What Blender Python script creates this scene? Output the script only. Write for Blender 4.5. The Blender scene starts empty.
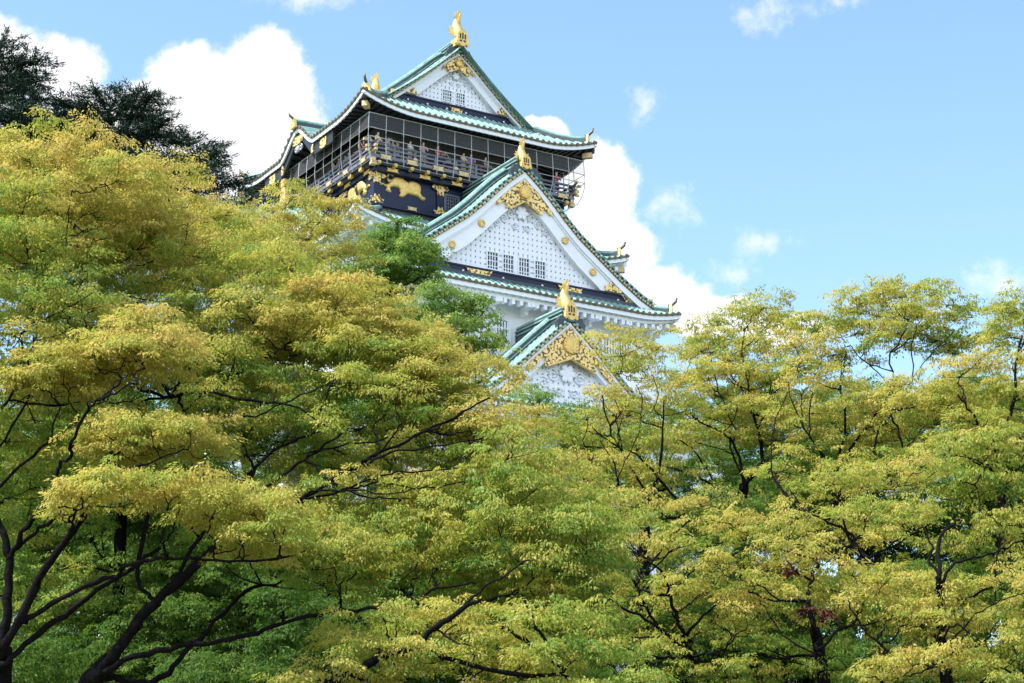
import bpy, bmesh, math, random
import numpy as np
from mathutils import Vector, Matrix, Euler
R = math.radians
rnd = random.Random(7)
S = bpy.context.scene
COL = S.collection

# ------------------------------------------------------------------ camera
cd = bpy.data.cameras.new('camera'); cam = bpy.data.objects.new('camera', cd); COL.objects.link(cam)
cd.sensor_width = 36.0; cd.lens = 70.3125; cd.clip_start = 0.1; cd.clip_end = 6000
CAMZ = 1.6; PITCH = R(16.5)
cam.location = (0, 0, CAMZ); cam.rotation_euler = (R(90) + PITCH, 0, 0)
S.camera = cam

# ------------------------------------------------------------------ light and sky
SUN_EL, SUN_AZ = 54.0, -111.0            # azimuth in degrees from +Y, positive to the right (+X)
SKY_STRENGTH = 0.15
SKY_TINT = (1.02, 1.07, 0.99, 1)
BACK_FILL = 1.2  # strength of the fill light added behind the viewer
S.view_settings.view_transform = 'Standard'
try: S.view_settings.look = 'None'
except Exception: pass
S.view_settings.gamma = 1.0; S.view_settings.use_curve_mapping = False
S.view_settings.exposure = 1.0
ld = bpy.data.lights.new('sun', 'SUN'); ld.energy = 4.6; ld.angle = R(0.53); ld.color = (1.0, 0.965, 0.91)
sun = bpy.data.objects.new('sun', ld); COL.objects.link(sun)
sd = Vector((math.sin(R(SUN_AZ)) * math.cos(R(SUN_EL)), math.cos(R(SUN_AZ)) * math.cos(R(SUN_EL)), math.sin(R(SUN_EL))))
sun.rotation_euler = sd.to_track_quat('Z', 'Y').to_euler(); sun.location = (0, 0, 120)

W = bpy.data.worlds.new('World'); S.world = W; W.use_nodes = True
nt = W.node_tree; nt.nodes.clear()
def N(tree, typ, **kw):
    n = tree.nodes.new(typ)
    for k, v in kw.items(): setattr(n, k, v)
    return n
out = N(nt, 'ShaderNodeOutputWorld')
sky = N(nt, 'ShaderNodeTexSky', sky_type='NISHITA', sun_disc=False)
sky.sun_elevation = R(SUN_EL); sky.sun_rotation = R(SUN_AZ)
sky.air_density = 1.0; sky.dust_density = 0.05; sky.ozone_density = 1.6; sky.altitude = 20
bg = N(nt, 'ShaderNodeBackground'); bg.inputs['Strength'].default_value = SKY_STRENGTH
bgc = N(nt, 'ShaderNodeBackground'); bgc.inputs['Color'].default_value = (1, 1, 1.0, 1); bgc.inputs['Strength'].default_value = 0.62
mixs = N(nt, 'ShaderNodeMixShader')
tint = N(nt, 'ShaderNodeMix', data_type='RGBA', blend_type='MULTIPLY'); tint.inputs[0].default_value = 1.0; tint.inputs[7].default_value = SKY_TINT
nt.links.new(sky.outputs[0], tint.inputs[6]); nt.links.new(tint.outputs[2], bg.inputs['Color'])
nt.links.new(bg.outputs[0], mixs.inputs[1]); nt.links.new(bgc.outputs[0], mixs.inputs[2]); nt.links.new(mixs.outputs[0], out.inputs['Surface'])
# clouds: puffs placed by compass direction and elevation (degrees)
tc = N(nt, 'ShaderNodeTexCoord'); sep = N(nt, 'ShaderNodeSeparateXYZ'); nt.links.new(tc.outputs['Generated'], sep.inputs[0])
def mth(op, a, b=None, c=None, clamp=False):
    n = N(nt, 'ShaderNodeMath', operation=op, use_clamp=clamp)
    for i, x in enumerate((a, b, c)):
        if x is None: continue
        if isinstance(x, (int, float)): n.inputs[i].default_value = x
        else: nt.links.new(x, n.inputs[i])
    return n.outputs[0]
az = mth('MULTIPLY', mth('ARCTAN2', sep.outputs[0], sep.outputs[1]), 57.29578)
el = mth('MULTIPLY', mth('ARCSINE', sep.outputs[2]), 57.29578)
cmb = N(nt, 'ShaderNodeCombineXYZ'); nt.links.new(az, cmb.inputs[0]); nt.links.new(el, cmb.inputs[1])
nz = N(nt, 'ShaderNodeTexNoise'); nz.inputs['Scale'].default_value = 0.55; nz.inputs['Detail'].default_value = 7; nz.inputs['Roughness'].default_value = 0.58
nt.links.new(cmb.outputs[0], nz.inputs['Vector'])
def vm(op, a, b=None, c=None):
    n = N(nt, 'ShaderNodeVectorMath', operation=op)
    for i, x in enumerate((a, b, c)):
        if x is None: continue
        if isinstance(x, tuple): n.inputs[i].default_value = x
        else: nt.links.new(x, n.inputs[i])
    return n
warp = vm('MULTIPLY_ADD', nz.outputs['Color'], (1.2, 1.2, 0), cmb.outputs[0]).outputs[0]
warp = vm('SUBTRACT', warp, (0.6, 0.6, 0)).outputs[0]
warp = vm('MULTIPLY', warp, (1, 1, 0)).outputs[0]
def puffs(lst, k):
    prev = None
    for (a, e, ra, re_) in lst:
        q = vm('MULTIPLY_ADD', warp, (1 / ra, 1 / re_, 0), (-a / ra, -e / re_, 0)).outputs[0]
        d = vm('LENGTH', q).outputs['Value']
        prev = d if prev is None else mth('SMOOTH_MIN', prev, d, k)
    return prev
def smooth(x, lo, hi):
    n = N(nt, 'ShaderNodeMapRange', interpolation_type='SMOOTHSTEP')
    nt.links.new(x, n.inputs['Value']); n.inputs['From Min'].default_value = lo; n.inputs['From Max'].default_value = hi
    n.inputs['To Min'].default_value = 1.0; n.inputs['To Max'].default_value = 0.0
    return n.outputs[0]
#CLOUDS#
S_BIG = [(-7.6,23.9,1.6,1.3),(-9.6,23.5,1.7,1.3),(-10.9,22.5,1.5,1.1),(-7.1,22.7,1.4,1.5),(-8.9,21.8,2.4,1.8),(-6.8,21.3,1.5,1.5),(-10.3,20.6,1.6,1.2),(-14.0,23.6,1.6,1.05),(-15.4,23.9,1.4,1.0),(-13.3,22.2,1.7,1.3),(-16.5,22.4,1.6,1.2),
   (2.7,20.6,1.25,1.7),(3.0,18.9,1.5,1.3),(4.4,17.7,1.6,0.85),(6.2,17.1,1.6,0.7),(1.8,18.6,1.2,1.5),(0.95,22.5,0.75,0.4),(8.2,16.6,1.5,.5)]
S_WISP = [(7.6,19.2,1.1,0.45),(6.7,18.4,0.8,0.45),(8.0,25.7,1.4,0.55),(-6.4,26.1,1.9,0.45),(4.0,23.1,0.5,0.6),(14.4,17.7,1.3,0.5),(5.0,20.2,0.9,0.6),(10.3,25.9,.6,.4),(12.6,16.9,1.0,.3)]
nd = N(nt, 'ShaderNodeTexNoise'); nd.inputs['Scale'].default_value = 1.3; nd.inputs['Detail'].default_value = 8; nd.inputs['Roughness'].default_value = 0.68
nt.links.new(cmb.outputs[0], nd.inputs['Vector'])
nzc = mth('MULTIPLY', mth('SUBTRACT', nd.outputs['Fac'], 0.5), 0.75)
dbig = mth('ADD', puffs(S_BIG, 0.12), nzc)
dw = mth('ADD', puffs(S_WISP, 0.1), mth('MULTIPLY', nzc, 4.2))
fac = mth('MAXIMUM', mth('MULTIPLY', smooth(dbig, 0.74, 1.10), mth('SUBTRACT', 1.0, mth('MULTIPLY', smooth(nz.outputs['Fac'], 0.35, 0.62), 0.14))), mth('MULTIPLY', smooth(dw, -0.3, 1.15), 0.55))
nt.links.new(fac, mixs.inputs[0])
# added unseen fill: a broad bright bank behind the viewer lifts the shaded fronts
bgb = N(nt, 'ShaderNodeBackground'); bgb.inputs['Color'].default_value = (0.72, 0.82, 1.0, 1); bgb.inputs['Strength'].default_value = BACK_FILL
mixb = N(nt, 'ShaderNodeMixShader')
bank = mth('MULTIPLY', smooth(sep.outputs[1], -0.45, 0.12), mth('SUBTRACT', 1.0, smooth(sep.outputs[2], 0.02, 0.12)))
nb_ = N(nt, 'ShaderNodeTexNoise'); nb_.inputs['Scale'].default_value = 2.2; nb_.inputs['Detail'].default_value = 4; nt.links.new(tc.outputs['Generated'], nb_.inputs['Vector'])
bank = mth('MULTIPLY', bank, mth('SUBTRACT', 1.0, smooth(nb_.outputs['Fac'], 0.35, 0.55)))
nt.links.new(bank, mixb.inputs[0]); nt.links.new(mixs.outputs[0], mixb.inputs[1]); nt.links.new(bgb.outputs[0], mixb.inputs[2]); nt.links.new(mixb.outputs[0], out.inputs['Surface'])

# ------------------------------------------------------------------ materials
MATS = {}
def mat(name, rgb, rough=0.6, metal=0.0, var=0.12, scale=3.0, bump=0.0, bscale=20.0, spec=0.5, var_rgb=None, stretch=None):
    m = bpy.data.materials.new(name); m.use_nodes = True; t = m.node_tree; b = t.nodes['Principled BSDF']
    b.inputs['Roughness'].default_value = rough; b.inputs['Metallic'].default_value = metal
    b.inputs['Specular IOR Level'].default_value = spec
    tcn = N(t, 'ShaderNodeTexCoord'); n1 = N(t, 'ShaderNodeTexNoise'); n1.inputs['Scale'].default_value = scale; n1.inputs['Detail'].default_value = 5; n1.inputs['Roughness'].default_value = 0.65
    src = tcn.outputs['Object']
    if stretch:
        mp = N(t, 'ShaderNodeMapping'); mp.inputs['Scale'].default_value = stretch; t.links.new(src, mp.inputs['Vector']); src = mp.outputs[0]
    t.links.new(src, n1.inputs['Vector'])
    rp = N(t, 'ShaderNodeValToRGB'); rp.color_ramp.elements[0].position = 0.3; rp.color_ramp.elements[1].position = 0.72
    lo = var_rgb or tuple(c * (1 - var) for c in rgb); hi = tuple(min(1, c * (1 + var)) for c in rgb)
    rp.color_ramp.elements[0].color = (*lo, 1); rp.color_ramp.elements[1].color = (*hi, 1)
    t.links.new(n1.outputs['Fac'], rp.inputs['Fac']); t.links.new(rp.outputs['Color'], b.inputs['Base Color'])
    if bump:
        n2 = N(t, 'ShaderNodeTexNoise'); n2.inputs['Scale'].default_value = bscale; n2.inputs['Detail'].default_value = 4
        t.links.new(src, n2.inputs['Vector']); bp = N(t, 'ShaderNodeBump'); bp.inputs['Strength'].default_value = bump; bp.inputs['Distance'].default_value = 0.03
        t.links.new(n2.outputs['Fac'], bp.inputs['Height']); t.links.new(bp.outputs['Normal'], b.inputs['Normal'])
    MATS[name] = m; return m
mat('green_copper', (0.255, 0.39, 0.35), 0.45, 0.0, var_rgb=(0.10, 0.20, 0.185), scale=1.7, bump=0.2, bscale=9)
mat('dark_copper', (0.035, 0.055, 0.065), 0.5, 0.0, var=0.4, scale=2.0, bump=.2)
mat('white_plaster', (0.86, 0.87, 0.92), 0.7, var=0.03, var_rgb=(0.76, 0.77, 0.81), stretch=(1.6, 1.6, .25), scale=0.8, bump=0.08, bscale=14)
mat('white_board', (0.81, 0.825, 0.885), 0.55, var=0.04, scale=1.5)
mat('lattice_white', (0.80, 0.815, 0.88), 0.6, var=0.05, scale=2)
mat('lattice_back', (0.73, 0.74, 0.81), 0.7, var=0.08, scale=2)
mat('navy_lacquer', (0.010, 0.016, 0.045), 0.38, var=0.25, scale=1.3, spec=0.25)
mat('black_timber', (0.014, 0.015, 0.02), 0.5, var=0.35, scale=3, bump=.15)
mat('grey_timber', (0.085, 0.088, 0.095), 0.6, var=0.3, scale=2)
mat('rail_timber', (0.13, 0.13, 0.165), 0.45, var=0.25, scale=3)
mat('bronze_tile', (0.17, 0.135, 0.07), 0.5, 0.2, var_rgb=(0.05, 0.06, 0.05), scale=5)
mat('gold', (0.74, 0.49, 0.15), 0.36, 0.45, var=0.28, scale=7, bump=.9, bscale=16)
mat('aged_gold', (0.56, 0.42, 0.21), 0.5, 0.25, var=0.3, scale=5, bump=.3)
mat('verge_gold', (0.50, 0.40, 0.20), 0.5, 0.2, var=0.3, scale=5)
mat('net_wire', (0.40, 0.41, 0.43), 0.5, var=0.1)
mat('dark_glass', (0.012, 0.015, 0.022), 0.2, var=0.3)
mat('stone', (0.30, 0.29, 0.27), 0.8, var=0.35, scale=1.2, bump=.5, bscale=4)
mat('soffit_white', (0.80, 0.81, 0.86), 0.7, var=0.06)
def mat_filigree():
    m = mat('gold_filigree', (0.80, 0.56, 0.20), 0.40, 0.35, var=0.15, scale=4)
    t = m.node_tree; b = t.nodes['Principled BSDF']; tcn = N(t, 'ShaderNodeTexCoord')
    vo = N(t, 'ShaderNodeTexVoronoi', feature='SMOOTH_F1'); vo.inputs['Scale'].default_value = 8.5; vo.inputs['Smoothness'].default_value = 0.35
    nn = N(t, 'ShaderNodeTexNoise'); nn.inputs['Scale'].default_value = 3.0; nn.inputs['Detail'].default_value = 3
    t.links.new(tcn.outputs['Object'], nn.inputs['Vector'])
    mx = N(t, 'ShaderNodeMix', data_type='VECTOR'); mx.inputs[0].default_value = 0.18
    t.links.new(tcn.outputs['Object'], mx.inputs[4]); t.links.new(nn.outputs['Color'], mx.inputs[5]); t.links.new(mx.outputs[1], vo.inputs['Vector'])
    r2 = N(t, 'ShaderNodeValToRGB'); r2.color_ramp.elements[0].position = 0.54; r2.color_ramp.elements[1].position = 0.66
    r2.color_ramp.elements[0].color = (0, 0, 0, 1); r2.color_ramp.elements[1].color = (1, 1, 1, 1)
    t.links.new(vo.outputs['Distance'], r2.inputs['Fac'])
    old = b.inputs['Base Color'].links[0].from_socket
    mc = N(t, 'ShaderNodeMix', data_type='RGBA'); t.links.new(r2.outputs['Color'], mc.inputs[0]); t.links.new(old, mc.inputs[6]); mc.inputs[7].default_value = (0.10, 0.075, 0.04, 1)
    t.links.new(mc.outputs[2], b.inputs['Base Color'])
    bp = N(t, 'ShaderNodeBump', invert=True); bp.inputs['Strength'].default_value = 0.6; bp.inputs['Distance'].default_value = 0.05
    t.links.new(r2.outputs['Color'], bp.inputs['Height']); t.links.new(bp.outputs['Normal'], b.inputs['Normal'])
mat_filigree()
def mat_fine_net():
    m = bpy.data.materials.new('fine_net'); m.use_nodes = True; t = m.node_tree; t.nodes.clear()
    o = N(t, 'ShaderNodeOutputMaterial'); tr = N(t, 'ShaderNodeBsdfTransparent'); df = N(t, 'ShaderNodeBsdfDiffuse'); df.inputs[0].default_value = (.30, .30, .31, 1)
    mx = N(t, 'ShaderNodeMixShader'); mx.inputs[0].default_value = 0.17; t.links.new(tr.outputs[0], mx.inputs[1]); t.links.new(df.outputs[0], mx.inputs[2]); t.links.new(mx.outputs[0], o.inputs['Surface']); MATS['fine_net'] = m
mat_fine_net()

# ------------------------------------------------------------------ mesh helpers
class MB:
    def __init__(s): s.v = []; s.f = []
    def add(s, vs, fs):
        o = len(s.v); s.v += [tuple(p) for p in vs]; s.f += [tuple(i + o for i in f) for f in fs]; return s
    def box(s, x0, x1, y0, y1, z0, z1, T=None):
        p = [(x, y, z) for z in (z0, z1) for y in (y0, y1) for x in (x0, x1)]
        if T: p = [T(*q) for q in p]
        return s.add(p, [(0, 2, 3, 1), (4, 5, 7, 6), (0, 1, 5, 4), (2, 6, 7, 3), (0, 4, 6, 2), (1, 3, 7, 5)])
    def prism(s, poly, y0, y1, T=None):
        """poly: (x, z) outline, extruded from y0 (front) to y1."""
        n = len(poly); p = [(x, y0, z) for x, z in poly] + [(x, y1, z) for x, z in poly]
        if T: p = [T(*q) for q in p]
        fs = [tuple(range(n)), tuple(range(2 * n - 1, n - 1, -1))] + [(i, i + n, (i + 1) % n + n, (i + 1) % n) for i in range(n)]
        return s.add(p, fs)
    def strip(s, A, B, y0, y1, T=None):
        """a curved board between polylines A and B of (x, z), thick from y0 to y1"""
        n = len(A)
        p = [(x, y0, z) for x, z in A] + [(x, y0, z) for x, z in B] + [(x, y1, z) for x, z in A] + [(x, y1, z) for x, z in B]
        if T: p = [T(*q) for q in p]
        fs = []
        for i in range(n - 1):
            fs += [(i, i + 1, n + i + 1, n + i), (2 * n + i, 3 * n + i, 3 * n + i + 1, 2 * n + i + 1), (i, 2 * n + i, 2 * n + i + 1, i + 1), (n + i, n + i + 1, 3 * n + i + 1, 3 * n + i)]
        fs += [(0, n, 3 * n, 2 * n), (n - 1, 3 * n - 1, 4 * n - 1, 2 * n - 1)]
        return s.add(p, fs)
    def grid(s, P):
        nu, nv = len(P), len(P[0])
        return s.add([p for row in P for p in row], [(i * nv + j, (i + 1) * nv + j, (i + 1) * nv + j + 1, i * nv + j + 1) for i in range(nu - 1) for j in range(nv - 1)])
    def sweep(s, path, sec, up=(0, 0, 1), caps=True, scale=None):
        """sec: (side, up) polygon carried along path"""
        path = [Vector(p) for p in path]; up0 = Vector(up); n = len(sec); rings = []
        for i, p in enumerate(path):
            t = (path[min(i + 1, len(path) - 1)] - path[max(i - 1, 0)]).normalized()
            sd_ = t.cross(up0)
            if sd_.length < 1e-5: sd_ = t.cross(Vector((0, 1, 0.01)))
            sd_.normalize(); u_ = sd_.cross(t).normalized(); k = scale[i] if scale else 1.0
            rings.append([p + sd_ * a * k + u_ * b * k for a, b in sec])
        fs = [(i * n + j, i * n + (j + 1) % n, (i + 1) * n + (j + 1) % n, (i + 1) * n + j) for i in range(len(path) - 1) for j in range(n)]
        if caps: fs += [tuple(range(n - 1, -1, -1)), tuple((len(path) - 1) * n + j for j in range(n))]
        return s.add([p for r in rings for p in r], fs)
    def tube(s, path, r, n=6, scale=None):
        return s.sweep(path, [(r * math.cos(2 * math.pi * k / n), r * math.sin(2 * math.pi * k / n)) for k in range(n)], scale=scale)
    def disc(s, c, nrm, r, h, n=10, bulge=0.0):
        c = Vector(c); nrm = Vector(nrm).normalized(); a = nrm.orthogonal().normalized(); b = nrm.cross(a)
        ring = lambda rr, hh: [c + (a * math.cos(2 * math.pi * k / n) + b * math.sin(2 * math.pi * k / n)) * rr + nrm * hh for k in range(n)]
        vs = ring(r, 0) + ring(r, h) + ring(r * 0.6, h + bulge) + [c + nrm * (h + bulge * 1.4)]
        fs = [(k, (k + 1) % n, n + (k + 1) % n, n + k) for k in range(n)] + [(n + k, n + (k + 1) % n, 2 * n + (k + 1) % n, 2 * n + k) for k in range(n)] + [(2 * n + k, 2 * n + (k + 1) % n, 3 * n) for k in range(n)]
        return s.add(vs, fs)
    def build(s, name, m, parent=None, smooth=False, bevel=0.0):
        me = bpy.data.meshes.new(name); me.from_pydata(s.v, [], s.f); me.update()
        bm = bmesh.new(); bm.from_mesh(me); bmesh.ops.recalc_face_normals(bm, faces=bm.faces[:])
        bm.to_mesh(me); bm.free()
        if smooth: me.shade_smooth()
        me.materials.append(MATS[m] if isinstance(m, str) else m)
        o = bpy.data.objects.new(name, me); COL.objects.link(o)
        if parent is not None: o.parent = parent
        if bevel:
            md = o.modifiers.new('bevel', 'BEVEL'); md.width = bevel; md.segments = 2; md.limit_method = 'ANGLE'
        return o
def empty(name, parent=None, loc=(0, 0, 0), rz=0.0):
    o = bpy.data.objects.new(name, None); COL.objects.link(o); o.location = loc; o.rotation_euler = (0, 0, rz)
    o.empty_display_size = 0.2
    if parent is not None: o.parent = parent
    return o
def tag(o, label=None, cat=None, group=None, kind=None):
    if label: o['label'] = label
    if cat: o['category'] = cat
    if group: o['group'] = group
    if kind: o['kind'] = kind
    return o
def dup(o, parent, loc=None, rot=None):
    c = o.copy(); COL.objects.link(c); c.parent = parent
    if loc is not None: c.location = loc
    if rot is not None: c.rotation_euler = rot
    for ch in list(o.children): dup(ch, c)
    return c
def lerp(a, b, t): return a + (b - a) * t
def interp(xs, ys):
    return lambda x: float(np.interp(x, xs, ys))

# ------------------------------------------------------------------ the castle
PSI = R(31.3); OX, OY = -9.31, 115.28       # front left eave corner on the plan
CX0, CY0, CZ0 = 8.78, 9.4, 6.0              # castle frame: X across the front, Y into the depth, Z above eye ground
ux, uy, vx, vy = math.cos(PSI), math.sin(PSI), -math.sin(PSI), math.cos(PSI)
def castle_world(X, Y, Z):
    a, b = X + CX0, Y
    return Vector((OX + a * ux + b * vx, OY + a * uy + b * vy, Z))
castle = empty('castle_keep', None, castle_world(0, CY0, CZ0), PSI)
tag(castle, 'tall white and black castle keep with green copper roofs, gilded gables and a netted balcony', 'castle')
SH = (0, -CY0, -CZ0)
def cb(mb, name, m, parent=castle, **kw):
    mb.v = [(x + SH[0], y + SH[1], z + SH[2]) for x, y, z in mb.v]
    return mb.build(name, m, parent, **kw)
def cl(X, Y, Z): return (X + SH[0], Y + SH[1], Z + SH[2])
PITCH_T = 0.45
TP = [(-0.225, 0.0), (-0.115, 0.0), (-0.085, 0.075), (0.0, 0.115), (0.085, 0.075), (0.115, 0.0)]
def tile_cols(c0, c1):
    n = max(1, round((c1 - c0) / PITCH_T)); p = (c1 - c0) / n; k = p / PITCH_T
    out = []
    for i in range(n):
        m_ = c0 + (i + 0.5) * p
        out += [(m_ + o * k, h) for o, h in TP]
    return out + [(c1, 0.0)], [c0 + (i + 0.5) * p for i in range(n)]

def tier_roof(name, ax, yf, yb, inset, z0, zf, hr, L, wall_d, fascia='white_board', soffit='soffit_white', bump=None, dentil=None, main=None, mid=0.0, sides=('front', 'left', 'right', 'back')):
    """a hipped skirt of tiles; main = (gable inset, ridge inset) lets the left and right slopes climb to a ridge"""
    yc = (yf + yb) / 2; hy = (yb - yf) / 2
    def rise(dist): return hr * max(0.0, 1 - dist / L) ** 2
    def zz(c, half, d, side):
        dist = half - abs(c)
        z = z0 + zf(d) + rise(dist) * max(0.0, 1 - d / inset)
        if bump and side in ('left', 'right'): z = max(z, z0 + bump(c) + 0.05 * d)
        return z
    def pos(side, c, d):
        return {'front': (c, yf + d), 'back': (-c, yb - d), 'left': (-ax + d, yc - c), 'right': (ax - d, yc + c)}[side]
    part = None
    parts = {}
    for side in sides:
        half = ax if side in ('front', 'back') else hy
        mb = MB()
        cols, mids = tile_cols(-half, half)
        P = []
        for c, h in cols:
            dist = half - abs(c)
            dm = min(inset, dist)
            if main and side in ('left', 'right') and dist >= main[0]: dm = main[1]
            ds = [dm * k / 9.0 for k in range(10)]
            if bump and side in ('left', 'right'): ds = [dm * (k / 14.0) for k in range(15)]
            P.append([(*pos(side, c, d), zz(c, half, d, side) + h) for d in ds])
        if main and side in ('left', 'right'):
            # split so that the slope above the gable starts cleanly
            run = []
            for i, row in enumerate(P):
                full = half - abs(cols[i][0]) >= main[0]
                if run and run[-1][0] != full:
                    mb.grid([r for _, r in run]); run = []
                run.append((full, row))
            mb.grid([r for _, r in run])
            for sgn in (-1, 1):
                cc, _ = tile_cols(half - main[0] - 0.02, half - main[0] + 0.63)
                mb.grid([[(*pos(side, sgn * c, d), zz(c, half, d, 'x') + h) for d in [lerp(main[0] - 0.15, main[1], k / 8) for k in range(9)]] for c, h in cc])
        else: mb.grid(P)
        ob = cb(mb, 'tiled_roof', 'green_copper'); parts[side] = ob
        # tile ends
        nrm = {'front': (0, -1, 0), 'back': (0, 1, 0), 'left': (-1, 0, 0), 'right': (1, 0, 0)}[side]
        te = MB()
        for c in mids:
            x, y = pos(side, c, 0.0); te.disc((x, y, zz(c, half, 0, side) + 0.0), nrm, 0.13, 0.05, 8, 0.02)
        # eave board and dark flat tile lip under the round ends
        cs = np.linspace(-half, half, 61)
        path = [(*pos(side, c, 0.04), zz(c, half, 0, side)) for c in cs]
        te.sweep(path, [(-0.05, -0.10), (0.05, -0.10), (0.05, 0.02), (-0.05, 0.02)])
        cb(te, 'eave_tile_end', 'bronze_tile', ob)
        fb = MB()
        path = [(*pos(side, c * (half - 0.1) / half, 0.12), zz(c, half, 0, side)) for c in cs]
        fb.sweep(path, [(-0.06, -0.36), (0.06, -0.36), (0.06, -0.10), (-0.06, -0.10)])
        if dentil:
            path2 = [(*pos(side, c * (half - 0.45) / half, 0.45), zz(c, half, 0, side)) for c in cs]
            fb.sweep(path2, [(-0.1, -0.56), (0.1, -0.56), (0.1, -0.30), (-0.1, -0.30)])
        cb(fb, 'eave_board', fascia, ob)
        sf = MB()
        # underside with rafters
        n = int(2 * half / 0.46); rows = []
        for i in range(n):
            m_ = -half + (i + 0.5) * 2 * half / n
            for o, h in ((-0.23, 0.16), (-0.1, 0.16), (-0.1, 0.0), (0.1, 0.0), (0.1, 0.16)):
                c = m_ + o; dist = max(0.12, half - abs(c)); dm = min(wall_d, dist)
                if dentil: dm = min(dm, 5)
                rows.append([(*pos(side, max(-half + .12, min(half - .12, c)), lerp(0.12, dm, k / 3)), zz(c, half, 0, side) * (1 - k / 3) + (z0 + rise(dist) * 0.5) * (k / 3) - 0.40 + h + 0.45 * (k / 3) * dm / wall_d) for k in range(4)])
        sf.grid(rows)
        cb(sf, 'eave_soffit', soffit, ob)
        if dentil:
            dn = MB()
            k = int(2 * (half - 0.5) / dentil)
            for i in range(k):
                c = -half + 0.5 + (i + 0.5) * 2 * (half - 0.5) / k; z = zz(c, half, 0, side) - 0.56
                a0 = pos(side, c - 0.11, 0.35); a1 = pos(side, c + 0.11, 0.75)
                dn.box(min(a0[0], a1[0]), max(a0[0], a1[0]), min(a0[1], a1[1]), max(a0[1], a1[1]), z - 0.28, z)
            cb(dn, 'rafter_end', fascia, ob)
    # corner ridges with gilded end tiles
    for sx in (-1, 1):
        for sy in (-1, 1):
            if sy > 0 and 'back' not in sides: continue
            def hp(d):
                x = sx * (ax - d); y = (yf + d) if sy < 0 else (yb - d)
                return Vector((x, y, z0 + zf(d) + rise(d) * max(0, 1 - d / inset)))
            path = [hp(d) + Vector((0, 0, 0.0)) for d in np.linspace(0.55, inset, 9)]
            mb = MB(); mb.sweep(path, [(-0.17, 0), (0.17, 0), (0.17, 0.26), (-0.17, 0.26)])
            ob = cb(mb, 'corner_ridge', 'dark_copper')
            mb = MB(); mb.sweep(path, [(0.2 * math.cos(a), 0.28 + 0.17 * math.sin(a)) for a in np.linspace(0, 2 * math.pi, 8, endpoint=False)])
            cb(mb, 'ridge_cap', 'green_copper', ob, smooth=True)
            e0 = hp(0.5); dr = Vector((sx, sy, 0)).normalized(); sd_ = Vector((-dr.y, dr.x, 0))
            mb = MB()
            pts = [(-0.30, -0.05), (0.30, -0.05), (0.26, 0.3), (0.14, 0.55), (-0.14, 0.55), (-0.26, 0.3)]
            vs = [e0 + sd_ * a + Vector((0, 0, b)) + dr * t for t in (0, 0.14) for a, b in pts]
            mb.add(vs, [tuple(range(6)), tuple(range(11, 5, -1))] + [(i, 6 + i, 6 + (i + 1) % 6, (i + 1) % 6) for i in range(6)])
            cb(mb, 'gilded_end_tile', 'gold', ob)
            mb = MB(); b0 = e0 + Vector((0, 0, 0.5))
            mb.tube([b0 - dr * 0.1, b0 + dr * 0.15 + Vector((0, 0, 0.08)), b0 + dr * 0.38 + Vector((0, 0, 0.25)), b0 + dr * 0.45 + Vector((0, 0, 0.5))], 0.1, 6, scale=[1, 1, 0.9, 0.6])
            cb(mb, 'curled_tip', 'bronze_tile', ob, smooth=True)
            mb = MB(); q = hp(0.35) + Vector((0, 0, -0.95)); mb.sweep([q - dr * 0.5, q + dr * 0.15], [(-0.17, -0.17), (0.17, -0.17), (0.17, 0.17), (-0.17, 0.17)])
            cb(mb, 'hip_rafter_cap', 'aged_gold', ob)
    return parts, zz

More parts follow.
